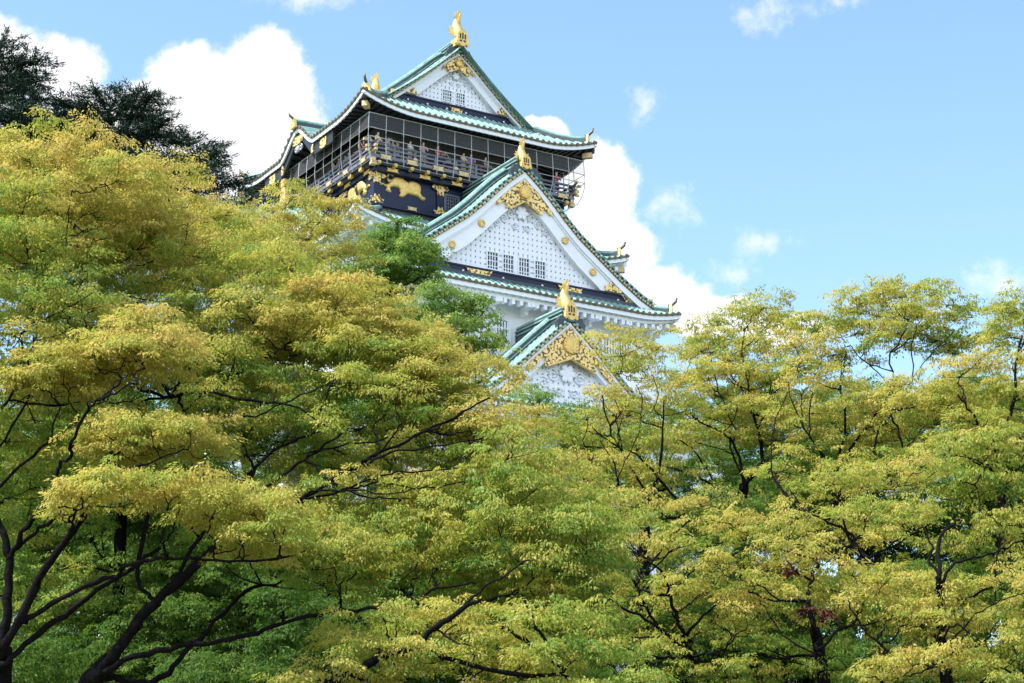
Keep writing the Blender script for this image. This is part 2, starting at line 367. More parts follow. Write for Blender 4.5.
# --- fish finial on its gilded plate
def finial(X, Y, Z, s=1.0, flip=1):
    root = empty('fish_finial', castle, cl(X, Y, Z)); root.scale = (s, s * flip, s)
    mb = MB()
    cen = [(0, -0.05, 0.55), (0, -0.08, 0.8), (0, -0.02, 1.1), (0, 0.1, 1.4), (-.03, 0.2, 1.7), (-.02, 0.2, 2.05), (0.05, 0.1, 2.4), (0.16, -0.02, 2.72)]
    wx = [0.24, 0.38, 0.42, 0.40, 0.35, 0.28, 0.19, 0.06]; wy = [0.2, 0.34, 0.40, 0.38, 0.33, 0.25, 0.17, 0.05]
    n = 12; rings = []
    for i, (c, a, b) in enumerate(zip(cen, wx, wy)):
        c = Vector(c); t = (Vector(cen[min(i + 1, 7)]) - Vector(cen[max(0, i - 1)])).normalized(); sx_ = Vector((1, 0, 0)); sy_ = t.cross(sx_)
        rings.append([c + sx_ * a * math.cos(2 * math.pi * k / n) + sy_ * b * math.sin(2 * math.pi * k / n) for k in range(n)])
    mb.add([p for r in rings for p in r], [(i * n + j, i * n + (j + 1) % n, (i + 1) * n + (j + 1) % n, (i + 1) * n + j) for i in range(7) for j in range(n)] + [tuple(range(n)), tuple(7 * n + j for j in range(n))])
    body = mb.build('fish_body', 'gold', root, smooth=True)
    def fin(name, poly, T, th=0.07):
        m2 = MB(); m2.prism(poly, -th / 2, th / 2, T); m2.build(name, 'gold', body)
    # tail fan, split in two lobes
    fin('tail_fin', [(-0.10, 2.1), (-0.40, 2.3), (-0.28, 2.42), (-0.30, 2.7), (-0.12, 2.62), (0.02, 2.95), (0.16, 3.05), (0.24, 2.9), (0.20, 2.7), (0.28, 2.45), (0.16, 2.2)], lambda x, y, z: (x, y + 0.2 * x + 0.05, z))
    # saw-toothed fin along the back
    fin('back_fin', [(0.2, 0.75), (0.52, 0.95), (0.44, 1.1), (0.68, 1.3), (0.52, 1.42), (0.66, 1.68), (0.48, 1.75), (0.55, 2.05), (0.36, 2.05), (0.3, 2.3), (0.12, 2.2), (0.1, 1.3)], lambda x, y, z: (y, x, z))
    for sg in (-1, 1):
        fin('side_fin', [(0.3, 0.9), (0.72, 1.02), (0.62, 1.15), (0.80, 1.38), (0.6, 1.4), (0.66, 1.66), (0.42, 1.52), (0.28, 1.25)], lambda x, y, z, q=sg: (q * x, y - 0.05 + 0.25 * x, z))
    mb = MB(); mb.prism([(-0.58, 0.0), (-0.42, -0.12), (-0.3, 0.0), (-0.1, -0.14), (0.1, -0.14), (0.3, 0.0), (0.42, -0.12), (0.58, 0.0), (0.48, 0.35), (0.42, 0.85), (0.25, 1.08), (-0.25, 1.08), (-0.42, 0.85), (-0.48, 0.35)], -0.66, -0.46)
    pl = mb.build('ridge_end_plate', 'gold', root, bevel=0.03)
    mb = MB()
    for a in (-0.2, 0.0, 0.2):
        mb.box(a - 0.055, a + 0.055, -0.68, -0.64, 0.42, 0.80 if a else 0.88)
    mb.box(-0.25, -0.06, -0.68, -0.64, 0.2, 0.32); mb.box(0.06, 0.25, -0.68, -0.64, 0.2, 0.32)
    mb.build('plate_opening', 'black_timber', pl)
    mb = MB(); mb.box(-0.36, 0.36, -0.455, 0.5, 0.0, 0.62); mb.build('plinth', 'gold', root, bevel=0.04)
    return root

def curl(mb, cx, cz, r, turns, y, T, a0=0.0, th=0.06, sg=1):
    pts = []
    for k in range(26):
        t = k / 25; a = a0 + sg * t * turns * 2 * math.pi; rr = r * (1 - 0.85 * t)
        pts.append(T(cx + rr * math.cos(a), y, cz + rr * math.sin(a)))
    mb.tube(pts, th, 5)
def bowtie(name, T, x, z, w, h, y0, parent, m='gold_filigree'):
    mb = MB(); mb.prism([(x - w, z - h), (x - w * .82, z - h * .75), (x - w * .2, z - h * .8), (x + w * .82, z - h * .75), (x + w, z - h), (x + w * .8, z), (x + w, z + h), (x + w * .82, z + h * .75), (x - w * .82, z + h * .75), (x - w, z + h), (x - w * .8, z)], y0, y0 + 0.06, T)
    return cb(mb, name, m, parent)

def gable(T, prof, w, zb, wb, yback, gs=1.0, sp=0.33, rounds=(), windows=(), ridge_drop=0.0, fin=1.0, band=True, gold_end=True, slopes=True, Tpos=None, fr=0.42, big_gold=False, hr_=1.0):
    part = MB()
    xs = np.linspace(-w, w, 81); P = lambda x: prof(abs(x))
    inner = lambda x: P(x) - wb
    # lattice wall
    xm = w
    for x in np.linspace(0, w, 400):
        if inner(x) > zb + 0.02: xm = x
    xi = np.linspace(-xm, xm, 41)
    poly = [(x, inner(x)) for x in xi] + [(xm, zb), (-xm, zb)]
    bk = MB(); bk.prism([(x, inner(x) + .25) for x in xi] + [(xm + .3, zb - .1), (-xm - .3, zb - .1)], 0.02, 0.2, T)
    vk = min(1.0, wb / 2.0 + .15)
    root = cb(bk, 'gable', 'lattice_back')
    lt = MB(); n = int(2 * xm / sp)
    for i in range(n + 1):
        x = -xm + (i + .5) * 2 * xm / (n + 1); top = inner(x) + 0.1
        segs = [(zb, top)]
        for (wx0, wx1, wz0, wz1) in windows:
            if wx0 - sp * .3 < x < wx1 + sp * .3: segs = [(zb, wz0 - 0.04), (wz1 + 0.04, top)]
        for a, b in segs:
            if b - a > 0.02: lt.box(x - sp * 0.34, x + sp * 0.34, -0.10, 0.02, a, b, T)
    z = zb + 0.06
    while z < inner(0):
        xe = 0
        for x in np.linspace(0, xm, 200):
            if inner(x) > z + .1: xe = x
        cuts = sorted([(a, b) for a, b, c, d in windows if c - .2 < z < d + .1]); x0 = -xe; spans = []
        for a, b in cuts: spans.append((x0, a - .05)); x0 = b + .05
        spans.append((x0, xe))
        for a, b in spans:
            if b - a > .05: lt.box(a, b, -0.085, 0.02, z, z + sp * 0.72, T)
        z += sp * 1.05
    cb(lt, 'lattice', 'lattice_white', root)
    # bargeboards
    for sg in (-1, 1):
        xx = np.linspace(0, w, 40)
        mb = MB(); mb.strip([(sg * x, P(x) - 0.40 * vk) for x in xx], [(sg * x, P(x) - wb * 0.36 - .12 * vk) for x in xx], -0.60, -0.12, T)
        b1 = cb(mb, 'bargeboard', 'white_board', root)
        xx = [x for x in np.linspace(0, w, 80) if P(x) - wb * .36 > zb + .05]
        mb = MB()
        mb.strip([(sg * x, P(x) - wb * 0.355 - .12 * vk) for x in xx], [(sg * x, max(zb + .03, P(x) - wb * 0.44 - .1 * vk)) for x in xx], -0.50, -0.12, T)
        mb.strip([(sg * x, P(x) - wb * 0.435 - .1 * vk) for x in xx], [(sg * x, max(zb + .0, P(x) - wb)) for x in xx], -0.42, -0.08, T)
        xx2 = [x for x in xx if P(x) - wb > zb + .02]
        mb.strip([(sg * x, P(x) - wb * 0.93) for x in xx2], [(sg * x, P(x) - wb * 1.0) for x in xx2], -0.47, -0.43, T)
        cb(mb, 'inner_bargeboard', 'white_board', root)
        # row of short verge tiles with round ends
        L = [(0.0, 0.0)]; xs_ = np.linspace(0.1, w, 300); acc = 0; pts = []
        px, pz = 0.1, P(0.1); pts.append((px, pz))
        for x in xs_:
            acc += math.hypot(x - px, P(x) - pz); px, pz = x, P(x)
            if acc >= 0.40: pts.append((x, P(x))); acc = 0
        mb = MB(); te = MB()
        for x, z_ in pts:
            mb.tube([T(sg * x, -0.74, z_ - 0.10), T(sg * x, 0.75, z_ - 0.02)], 0.125, 6)
            te.disc(T(sg * (x + .12), -0.66, P(x + .12) - 0.31 * vk), Vector(T(0, -1, 0)) - Vector(T(0, 0, 0)), 0.085, 0.05, 7, 0.02)
            te.disc(T(sg * (x + .32), -0.66, P(x + .32) - 0.31 * vk), Vector(T(0, -1, 0)) - Vector(T(0, 0, 0)), 0.085, 0.05, 7, 0.02)
        vt = cb(mb, 'verge_tile', 'green_copper', root, smooth=True); cb(te, 'verge_tile_end', 'verge_gold', vt)
        mb = MB(); mb.strip([(sg * x, P(x) - 0.14) for x in xs_[::8]], [(sg * x, P(x) - 0.42 * vk) for x in xs_[::8]], -0.65, 0.3, T)
        cb(mb, 'verge_underboard', 'dark_copper', root)
        mb = MB(); mb.strip([(sg * x, P(x) + 0.04) for x in xs_[::8]], [(sg * x, P(x) - 0.02) for x in xs_[::8]], -0.70, 0.9, T); cb(mb, 'verge_cover', 'green_copper', root)
        # descending ridge just behind the verge
        pth = [T(sg * x, 1.05, P(x) + 0.02) for x in np.linspace(0.25, w * 0.97, 22)]
        mb = MB(); mb.sweep(pth, [(-0.22, 0), (0.22, 0), (0.22, 0.40), (-0.22, 0.40)]); dr_ = cb(mb, 'descending_ridge', 'dark_copper', root)
        mb = MB(); mb.sweep(pth, [(0.25 * math.cos(a), 0.42 + 0.17 * math.sin(a)) for a in np.linspace(0, 2 * math.pi, 8, endpoint=False)])
        mb.sweep(pth, [(-0.27, 0.16), (0.27, 0.16), (0.27, 0.22), (-0.27, 0.22)])
        cb(mb, 'ridge_cap', 'green_copper', dr_)
        if gold_end:
            xg = np.linspace(w * 0.56, w * 0.90, 16)
            up = [P(x) - wb * 0.40 for x in xg]; lo = [max(zb + .03, P(x) - wb * 0.98) for x in xg]
            k0 = 4
            polyg = [(sg * xg[0], lo[0] + .05)] + [(sg * x, lerp(lo[i], up[i], min(1, 0.25 + 0.9 * (i % 3 == 0 and i < 6) * .4 + i / 7))) for i, x in enumerate(xg)] + [(sg * (xg[-1]), zb + .03)] + [(sg * x, l) for x, l in list(zip(xg, lo))[::-1]]
            mb = MB(); mb.strip([(sg * x, lerp(lo[i], up[i], min(1, 0.3 + (0.45 if i == 2 else 0) + i / 8))) for i, x in enumerate(xg)], [(sg * x, l - .02) for x, l in zip(xg, lo)], -0.55, -0.45, T)
            cb(mb, 'gilded_barge_end', 'gold_filigree', root)
        for rx in rounds:
            x = sg * rx; zc = P(x) - wb * 0.70
            mb = MB(); nn = Vector(T(0, -1, 0)) - Vector(T(0, 0, 0))
            mb.disc(T(x, -0.42, zc), nn, 0.19 * hr_, 0.06, 16, 0.03)
            for k in range(10):
                a = k * math.pi / 5; mb.disc(T(x + 0.175 * hr_ * math.cos(a), -0.46, zc + 0.175 * hr_ * math.sin(a)), nn, 0.075 * hr_, 0.06, 6, 0.02)
            cb(mb, 'gilded_rosette', 'gold', root, smooth=False)
    # gilded pendant chevron under the apex
    a0 = P(0) - wb * 0.37; g = gs
    if big_gold: half = [(0, a0), (0.55 * w, P(.55 * w) - wb * .37), (0.53 * w, P(.55 * w) - wb * .62), (0.40 * w, P(.40 * w) - wb * .75), (0.36 * w, P(.36 * w) - wb * .64), (0.30 * w, P(.3 * w) - wb * .80), (0.33 * w, P(.30 * w) - wb * 1.20), (0.29 * w, P(.29 * w) - wb * 1.22)]; ia = a0 - 2.0
    else: half = [(0, a0), (1.05 * g, P(1.05 * g) - wb * .37), (2.0 * g, P(2.0 * g) - wb * .40), (1.95 * g, P(2.0 * g) - wb * .40 - .28 * g), (1.62 * g, P(1.62 * g) - wb * .5 - .2 * g), (1.38 * g, P(1.38 * g) - wb * .5 - 0.25 * g), (1.30 * g, P(1.3 * g) - wb * .5 - 0.8 * g), (1.05 * g, P(1.2 * g) - wb * .5 - 0.95 * g)]; ia = a0 - 1.55 * g
    poly = [(0, ia)] + [(-x, z) for x, z in half[:0:-1]] + half + []
    mb = MB()
    for sg in (-1, 1):
        mb.prism([(0, ia)] + [(sg * x, z) for x, z in half], -0.60, -0.44, T)
    gp = cb(mb, 'gilded_pendant', 'gold_filigree', root)
    nn = Vector(T(0, -1, 0)) - Vector(T(0, 0, 0)); k_ = 1.25 if big_gold else g
    mb = MB(); mb.disc(T(0, -0.60, a0 - 0.95 * k_), nn, 0.42 * k_, 0.10, 18, 0.06)
    for k in range(12):
        a = k * math.pi / 6; mb.disc(T(0.33 * k_ * math.cos(a), -0.66, a0 - .95 * k_ + 0.33 * k_ * math.sin(a)), nn, 0.1 * k_, 0.07, 6, .02)
    cb(mb, 'crest_rosette', 'gold', gp)
    mb = MB()
    edge = [(sg_ * x, z) for sg_, (x, z) in []]
    for sg in (-1, 1):
        e1 = (0, ia); e2 = (sg * half[-1][0], half[-1][1])
        mb.tube([T(e1[0], -0.62, e1[1]), T(e2[0], -0.62, e2[1])], 0.05 * k_, 5)
    cb(mb, 'pendant_rim', 'gold', gp)
    # white carved scrolls on the lattice
    mb = MB(); q = 1.25 if big_gold else g; zc = ia - 0.75 * q
    mb.disc(T(0, -0.14, zc + .1 * q), nn, 0.30 * q, 0.12, 12, .05)
    for k in range(6):
        a = k * math.pi / 3; mb.disc(T(0.3 * q * math.cos(a), -0.14, zc + .1 * q + 0.3 * q * math.sin(a)), nn, 0.15 * q, 0.14, 8, .03)
    for sg in (-1, 1):
        for cx, cz, r, a in ((0.75, -0.05, 0.33, 1.2), (1.25, -0.45, 0.28, 1.0), (0.45, -0.75, 0.26, 2.6), (1.75, -0.8, 0.24, .8), (2.2, -1.25, .2, .8), (1.0, 0.25, .2, .4)):
            curl(mb, sg * cx * q, zc + cz * q, r * q, 1.6, -0.15, T, a if sg > 0 else math.pi - a, 0.055 * q, sg)
    cb(mb, 'carved_scroll', 'lattice_white', root)
    for (x0, x1, z0, z1) in windows:
        mb = MB(); mb.box(x0, x1, -0.02, 0.04, z0, z1, T); wn = cb(mb, 'gable_window', 'dark_glass', root.parent)
        mb = MB(); t = .07
        mb.box(x0 - t, x0, -0.16, 0.03, z0 - t, z1 + t, T); mb.box(x1, x1 + t, -0.16, 0.03, z0 - t, z1 + t, T)
        mb.box(x0, x1, -0.16, 0.03, z1, z1 + t, T); mb.box(x0, x1, -0.16, 0.03, z0 - t, z0, T); cb(mb, 'window_frame', 'white_board', wn)
        mb = MB(); nb = 3
        for i in range(nb):
            x = lerp(x0, x1, (i + 1) / (nb + 1)); mb.box(x - .025, x + .025, -0.12, -0.03, z0, z1, T)
        for i in range(3):
            zz_ = lerp(z0, z1, (i + .6) / 3.2); mb.box(x0, x1, -0.10, -0.04, zz_ - .022, zz_ + .022, T)
        cb(mb, 'window_bar', 'lattice_white', wn)
    if band:
        mb = MB(); bw = w * 0.88
        mb.box(-bw, bw, -0.30, 0.2, zb - 0.80, zb, T); bd = cb(mb, 'lacquer_band', 'navy_lacquer', root)
        mb = MB(); mb.box(-bw, bw, -0.36, -0.31, zb - 0.12, zb - 0.02, T); mb.box(-bw, bw, -0.36, -0.31, zb - .8, zb - .68, T); cb(mb, 'band_moulding', 'navy_lacquer', bd)
        bx = [0.0] if w < 8 else [-3.1, 3.4, -8.4, 8.3]
        for x in bx: bowtie('gilded_fitting', T, x, zb - 0.40, 0.5 if w < 8 else 0.95, 0.22 if w < 8 else .30, -0.38, bd)
        for x in np.linspace(-bw * .75, bw * .75, 6):
            mb = MB(); mb.disc(T(x, -0.31, zb - .4), nn, .07, .05, 8, .02); cb(mb, 'nail_cover', 'lattice_white', bd)
    if slopes:
        cols, _ = tile_cols(-0.5, yback)
        for sg in (-1, 1):
            mb = MB(); mb.grid([[T(sg * x, c, P(x) + h) for x in np.linspace(0.05, w, 26)] for c, h in cols]); cb(mb, 'gable_roof', 'green_copper', root)
        # main ridge
        pth = [T(0, y, P(0) + 0.0 - ridge_drop * y) for y in np.linspace(-0.35, yback, 8)]
        k = fr
        mb = MB(); mb.sweep(pth, [(-k, -0.25), (k, -0.25), (k * .8, 0.62 * k / .42), (-k * .8, 0.62 * k / .42)]); rg = cb(mb, 'main_ridge', 'dark_copper', root)
        mb = MB(); mb.sweep(pth, [(0.36 * k / .42 * math.cos(a), 0.66 * k / .42 + 0.2 * math.sin(a)) for a in np.linspace(0, 2 * math.pi, 10, endpoint=False)])
        for zz_ in (0.12, .36):
            mb.sweep(pth, [(-k * 1.08, zz_), (k * 1.08, zz_), (k * 1.08, zz_ + .07), (-k * 1.08, zz_ + .07)])
        cb(mb, 'ridge_cap', 'green_copper', rg)
        # black carved tile shoulders under the gilded plate
        mb = MB()
        for sg in (-1, 1):
            mb.prism([(sg * .2, P(0) - .25), (sg * .95, P(0) - .85), (sg * 1.05, P(0) - .4), (sg * .9, P(0) - .25), (sg * .8, P(0) - .05), (sg * .5, P(0) - .02), (sg * .2, P(0) + .0)], -.70, -.40, lambda x, y, z: T(x * fr / .42, y, P(0) + (z - P(0)) * fr / .42))
        cb(mb, 'shoulder_tile', 'dark_copper', root)
    return root

TF = lambda yp: (lambda x, y, z: (x, yp + y, z))

# ================================================================== top roof
HYT = 9.4
def bump_top(c):
    a = abs(c)
    return 1.55 * (0.5 + 0.5 * math.cos(math.pi * min(1, a / 2.9))) - 0.10 * math.exp(-((a - 3.3) / 1.0) ** 2) if a < 6 else -9
tier_roof('top', 8.78, 0.0, 19.6, 3.4, 51.52, lambda d: 0.563 * d + 0.0248 * d * d, 0.85, 4.2, 3.6, fascia='grey_board' if False else 'white_board', soffit='black_timber', bump=bump_top, main=(3.4, 8.78))
prof_top = interp([0, 1.05, 1.83, 3.0, 4.18, 4.97, 5.6], [58.34, 57.52, 56.78, 55.72, 54.72, 54.10, 53.70])
gable(TF(3.95), prof_top, 5.55, 54.38, 1.28, 12.0, gs=0.62, sp=0.30, windows=((-0.92, -0.28, 54.62, 55.38), (0.10, 0.74, 54.62, 55.38)), fr=0.40, slopes=True)
finial(0, 3.45, 58.5, 0.93)
finial(0, 15.6, 58.5, 0.93, -1)
# cusped side gable ridges on the left and right eaves
for sg in (-1, 1):
    mb = MB(); pth = [(sg * (8.85 - d), 9.8, 51.52 + 1.55 + .08 + 0.05 * d) for d in np.linspace(0, 3.0, 6)]
    mb.sweep(pth, [(-0.2, 0), (0.2, 0), (0.2, 0.32), (-0.2, 0.32)]); kr = cb(mb, 'cusped_gable_ridge', 'dark_copper')
    mb = MB(); mb.sweep(pth, [(0.24 * math.cos(a), 0.36 + 0.17 * math.sin(a)) for a in np.linspace(0, 2 * math.pi, 8, endpoint=False)]); cb(mb, 'ridge_cap', 'green_copper', kr)
    TS = lambda x, y, z, s=sg: (s * (8.9 - y), 9.8 - s * x * -1, z)
    mb = MB(); mb.prism([(-.32, 53.0), (.32, 53.0), (.26, 53.4), (.14, 53.7), (-.14, 53.7), (-.26, 53.4)], -.12, .05, TS); cb(mb, 'gilded_end_tile', 'gold', kr)
    mb = MB(); mb.tube([TS(0, .1, 53.62), TS(0, -.1, 53.7), TS(0, -.32, 53.82), TS(0, -.42, 54.0)], .09, 6, scale=[1, 1, .9, .6]); cb(mb, 'curled_tip', 'bronze_tile', kr, smooth=True)
    # dark cusped board under the eave with gilded plates and a carved drop
    ys = np.linspace(-5.2, 5.2, 61)
    f = lambda c: 51.52 + max(0, bump_top(c)) - .42
    mb = MB(); mb.strip([(y, f(y) + .05) for y in ys], [(y, f(y) - .75 + .25 * math.exp(-(y / 1.2) ** 2)) for y in ys], .35, .5, TS); kb = cb(mb, 'cusped_board', 'black_timber')
    for y, w_ in ((0, .75), (-3.9, .45), (3.9, .45), (-2.3, .16), (2.3, .16)):
        mb = MB(); mb.prism([(y - w_, f(y) - .62), (y - w_ * .5, f(y) - .74), (y + w_ * .5, f(y) - .74), (y + w_, f(y) - .62), (y + w_, f(y) - .1), (y - w_, f(y) - .1)], .28, .36, TS); cb(mb, 'gilded_plate', 'gold_filigree', kb)
    mb = MB(); curl(mb, -.3, f(0) - 1.0, .3, 1.5, .4, TS); curl(mb, .3, f(0) - 1.0, .3, 1.5, .4, TS, math.pi, .06, -1); mb.disc(TS(0, .4, f(0) - 1.05), (sg, 0, 0), .22, .12, 10, .05); cb(mb, 'carved_drop', 'net_wire', kb)

# ================================================================== top storey behind the balcony
WX, WY0, WY1 = 5.9, 3.7, 15.1
mb = MB(); mb.box(-WX, WX, WY0, WY1, 48.2, 52.6); ts = cb(mb, 'top_storey_wall', 'black_timber')
mb = MB(); mb.box(-WX - .06, WX + .06, WY0 - .06, WY1 + .06, 50.15, 51.5); cb(mb, 'transom_panel', 'grey_timber', ts)
for i in range(8):
    x = lerp(-WX, WX, i / 7)
    for y in (WY0, WY1):
        mb = MB(); mb.box(x - .11, x + .11, y - .12, y + .12, 48.2, 51.8); cb(mb, 'wall_post', 'grey_timber', ts)
for i in range(1, 6):
    y = lerp(WY0, WY1, i / 6)
    for x in (-WX, WX):
        mb = MB(); mb.box(x - .12, x + .12, y - .11, y + .11, 48.2, 51.8); cb(mb, 'wall_post', 'grey_timber', ts)
# gilded crane on the front wall
def relief(poly, T, h, res, name, m, parent, d0=.16):
    """an inflated relief: poly in (x, z), raised toward -y"""
    pl = np.array(poly); x0, z0 = pl.min(0) - res; x1, z1 = pl.max(0) + res
    nx, nz_ = int((x1 - x0) / res) + 1, int((z1 - z0) / res) + 1
    gx, gz = np.meshgrid(x0 + np.arange(nx) * res, z0 + np.arange(nz_) * res, indexing='ij')
    ins = np.zeros(gx.shape, bool); dist = np.full(gx.shape, 9.0); cx = gx.copy(); cz = gz.copy()
    for i in range(len(pl)):
        a, b = pl[i], pl[(i + 1) % len(pl)]
        cond = (a[1] > gz) != (b[1] > gz)
        with np.errstate(divide='ignore', invalid='ignore'):
            ins ^= cond & (gx < (b[0] - a[0]) * (gz - a[1]) / (b[1] - a[1] + 1e-12) + a[0])
        e = b - a; t = np.clip(((gx - a[0]) * e[0] + (gz - a[1]) * e[1]) / (e @ e + 1e-9), 0, 1)
        qx, qz = a[0] + t * e[0], a[1] + t * e[1]; d = np.hypot(gx - qx, gz - qz); k = d < dist
        dist[k] = d[k]; cx[k] = qx[k]; cz[k] = qz[k]
    edge = dist < res * 0.5
    use = ins | edge
    X = np.where(edge, cx, gx); Z = np.where(edge, cz, gz); Hh = np.where(ins & ~edge, h * (0.35 + .65 * (1 - np.exp(-dist / d0))), 0.0)
    idx = -np.ones(gx.shape, int); mb = MB(); vs = []
    for i in range(nx):
        for j in range(nz_):
            if use[i, j]: idx[i, j] = len(vs); vs.append(T(float(X[i, j]), -float(Hh[i, j]), float(Z[i, j])))
    fs = []
    for i in range(nx - 1):
        for j in range(nz_ - 1):
            q = [idx[i, j], idx[i + 1, j], idx[i + 1, j + 1], idx[i, j + 1]]
            k = [a for a in q if a >= 0]
            if len(k) == 4: fs.append(tuple(k))
            elif len(k) == 3: fs.append(tuple(k))
    mb.add(vs, fs)
    return cb(mb, name, m, parent, smooth=True)
crane = [(-1.0, .25), (-.6, .1), (-.3, .02), (0, -.1), (.3, -.02), (.75, .22), (1.05, .3), (.8, -.02), (.5, -.2), (.62, -.42), (.2, -.32), (-.05, -.38), (-.35, -.25), (-.75, -.12)]
for cxx in (-4.9, -1.5, 2.0):
    relief([(x + cxx, z + 49.55) for x, z in crane], TF(WY0 - .13), .1, .05, 'gilded_crane', 'gold', ts)
for cxx, zz_ in ((-.9, 50.05), (4.4, 50.0)):
    mb = MB(); mb.tube([(cxx, WY0 - .05, zz_ + .1), (cxx, WY0 - .5, zz_ + .1)], .04); mb.disc((cxx, WY0 - .7, zz_), (0, -.9, -.4), .2, .05, 10, .08); mb.tube([(cxx, WY0 - .45, zz_ + .12), (cxx, WY0 - .7, zz_)], .16, 8); cb(mb, 'floodlight', 'white_board', ts)

# ================================================================== balcony
BX, BY0, BY1 = 7.55, 0.95, 17.85
mb = MB(); mb.box(-BX, BX, BY0, BY1, 48.30, 48.52); bal = cb(mb, 'balcony_deck', 'rail_timber')
mb = MB(); mb.box(-BX + .3, BX - .3, BY0 + .3, BY1 - .3, 48.00, 48.297); cb(mb, 'deck_beam', 'black_timber', bal)
mb = MB(); mb.box(-BX + .5, BX - .5, BY0 + .5, BY1 - .5, 47.68, 47.97); cb(mb, 'lower_beam', 'navy_lacquer', bal)
cap = MB(); cap.box(-.115, .115, -.2, .2, -.115, .115); cap = cap.build('beam_end_cap', 'gold', bal, bevel=.03)
capn = 0
def put_cap(X, Y, Z, o=cap):
    global capn
    if capn == 0: o.location = cl(X, Y, Z)
    else: dup(o, bal, cl(X, Y, Z))
    capn += 1
for i in range(13):
    put_cap(lerp(-7.0, 7.0, i / 12), BY0 + .2, 48.03)
for i in range(1, 11):
    for sg in (-1, 1): put_cap(sg * (BX - .2), lerp(BY0 + .4, BY1 - .4, i / 11), 48.03)
def plate(name, X, Y, Z, w, h, side, m='aged_gold'):
    T = (lambda x, y, z: (X + x, Y + y, Z + z)) if side == 'front' else ((lambda x, y, z: (X + y, Y - x, Z + z)) if side == 'left' else (lambda x, y, z: (X - y, Y + x, Z + z)))
    return bowtie(name, T, 0, 0, w, h, -.07, bal, m)
for i in range(8): plate('gilded_deck_plate', lerp(-6.6, 6.6, i / 7), BY0, 48.40, .40, .19, 'front')
for i in range(7):
    plate('gilded_deck_plate', -BX, lerp(BY0 + 1.2, BY1 - 1.2, i / 6), 48.40, .40, .19, 'left'); plate('gilded_deck_plate', BX, lerp(BY0 + 1.2, BY1 - 1.2, i / 6), 48.40, .40, .19, 'right')
for i in range(6): plate('gilded_beam_plate', lerp(-5.85, 5.85, i / 5), BY0 + .5, 47.83, .42, .15, 'front', 'gold')
for i in range(6): plate('gilded_beam_plate', -BX + .5, lerp(BY0 + 1.6, BY1 - 1.6, i / 5), 47.83, .42, .15, 'left', 'gold')
def railing(p0, p1):
    p0, p1 = Vector(p0), Vector(p1); d = (p1 - p0); L = d.length; d.normalize(); n_ = Vector((d.y, -d.x, 0)); e = .5
    mb = MB(); sq = [(-.06, -.055), (.06, -.055), (.06, .055), (-.06, .055)]
    for z, ex in ((49.26, .45), (48.98, .30), (48.70, .30)):
        a = p0 - d * ex; b = p1 + d * ex; a.z = b.z = z
        mb.sweep([a - d * .18 + Vector((0, 0, .16 if z > 49 else 0)), a + d * .1, b - d * .1, b + d * .18 + Vector((0, 0, .16 if z > 49 else 0))], sq if z < 49 else [(.085 * math.cos(k * math.pi / 4), .085 * math.sin(k * math.pi / 4)) for k in range(8)])
    r = cb(mb, 'railing', 'rail_timber', bal)
    k = int(L / 1.45)
    for i in range(k + 1):
        q = p0 + d * (L * i / k); mb = MB(); mb.box(q.x - .08, q.x + .08, q.y - .08, q.y + .08, 48.52, 49.19); cb(mb, 'railing_post', 'rail_timber', r)
        if i % 2 == 0:
            mb = MB(); mb.box(q.x - .13, q.x + .13, q.y - .13, q.y + .13, 48.60, 48.76); cb(mb, 'gilded_post_band', 'aged_gold', r)
    for q, s_ in ((p0, -1), (p1, 1)):
        for z, ex in ((49.38, .56), (48.98, .38), (48.70, .38)):
            w_ = q + d * s_ * ex; mb = MB(); mb.sweep([Vector((w_.x, w_.y, z)) - d * .12, Vector((w_.x, w_.y, z)) + d * .12], [(-.08, -.08), (.08, -.08), (.08, .08), (-.08, .08)]); cb(mb, 'gilded_rail_tip', 'aged_gold', r)
rx, ry0, ry1 = BX - .1, BY0 + .1, BY1 - .1
railing((-rx, ry0, 0), (rx, ry0, 0)); railing((-rx, ry1, 0), (-rx, ry0, 0)); railing((rx, ry0, 0), (rx, ry1, 0)); railing((rx, ry1, 0), (-rx, ry1, 0))
# corner posts with stacked gilded blocks under the deck
for sx in (-1, 1):
    for yy, sy in ((BY0, -1), (BY1, 1)):
        X, Y = sx * (BX - .15), yy - sy * .15
        mb = MB(); mb.box(X - .13, X + .13, Y - .13, Y + .13, 48.0, 48.60); mb.box(X - .18, X + .18, Y - .18, Y + .18, 47.80, 47.98); cb(mb, 'gilded_corner_block', 'aged_gold', bal)

# ================================================================== safety net
NX, NY0, NY1, NZ0, NZ1 = 8.03, 0.55, 18.25, 47.95, 51.05
mb = MB(); r_ = .027
def net_xy(side, c, z):
    k = max(0.0, (49.4 - z) / 1.65); inn = .42 * k ** 2 - .05 * math.sin(math.pi * min(1, max(0, (z - NZ0) / (NZ1 - NZ0))))
    x, y0, y1 = NX - inn, NY0 + inn, NY1 - inn
    return {'front': (c * x, y0), 'left': (-x, lerp(y0, y1, (c + 1) / 2)), 'right': (x, lerp(y0, y1, (c + 1) / 2)), 'back': (c * x, y1)}[side]
for side, n_ in (('front', 13), ('left', 14), ('right', 14), ('back', 13)):
    for i in range(n_ + 1):
        if side in ('left', 'right') and i in (0, n_): continue
        c = -1 + 2 * i / n_; wob = 0.0
        mb.tube([(*net_xy(side, c + wob * math.sin(z * 2), z), z) for z in np.linspace(NZ1, NZ0, 9)], r_, 4)
    for z in (51.02, 50.02, 49.42, 48.0):
        mb.tube([(*net_xy(side, c, z), z) for c in np.linspace(-1, 1, 9)], r_ * (1.0 if z > 49 else .7), 4)
sn = cb(mb, 'safety_net', 'net_wire')
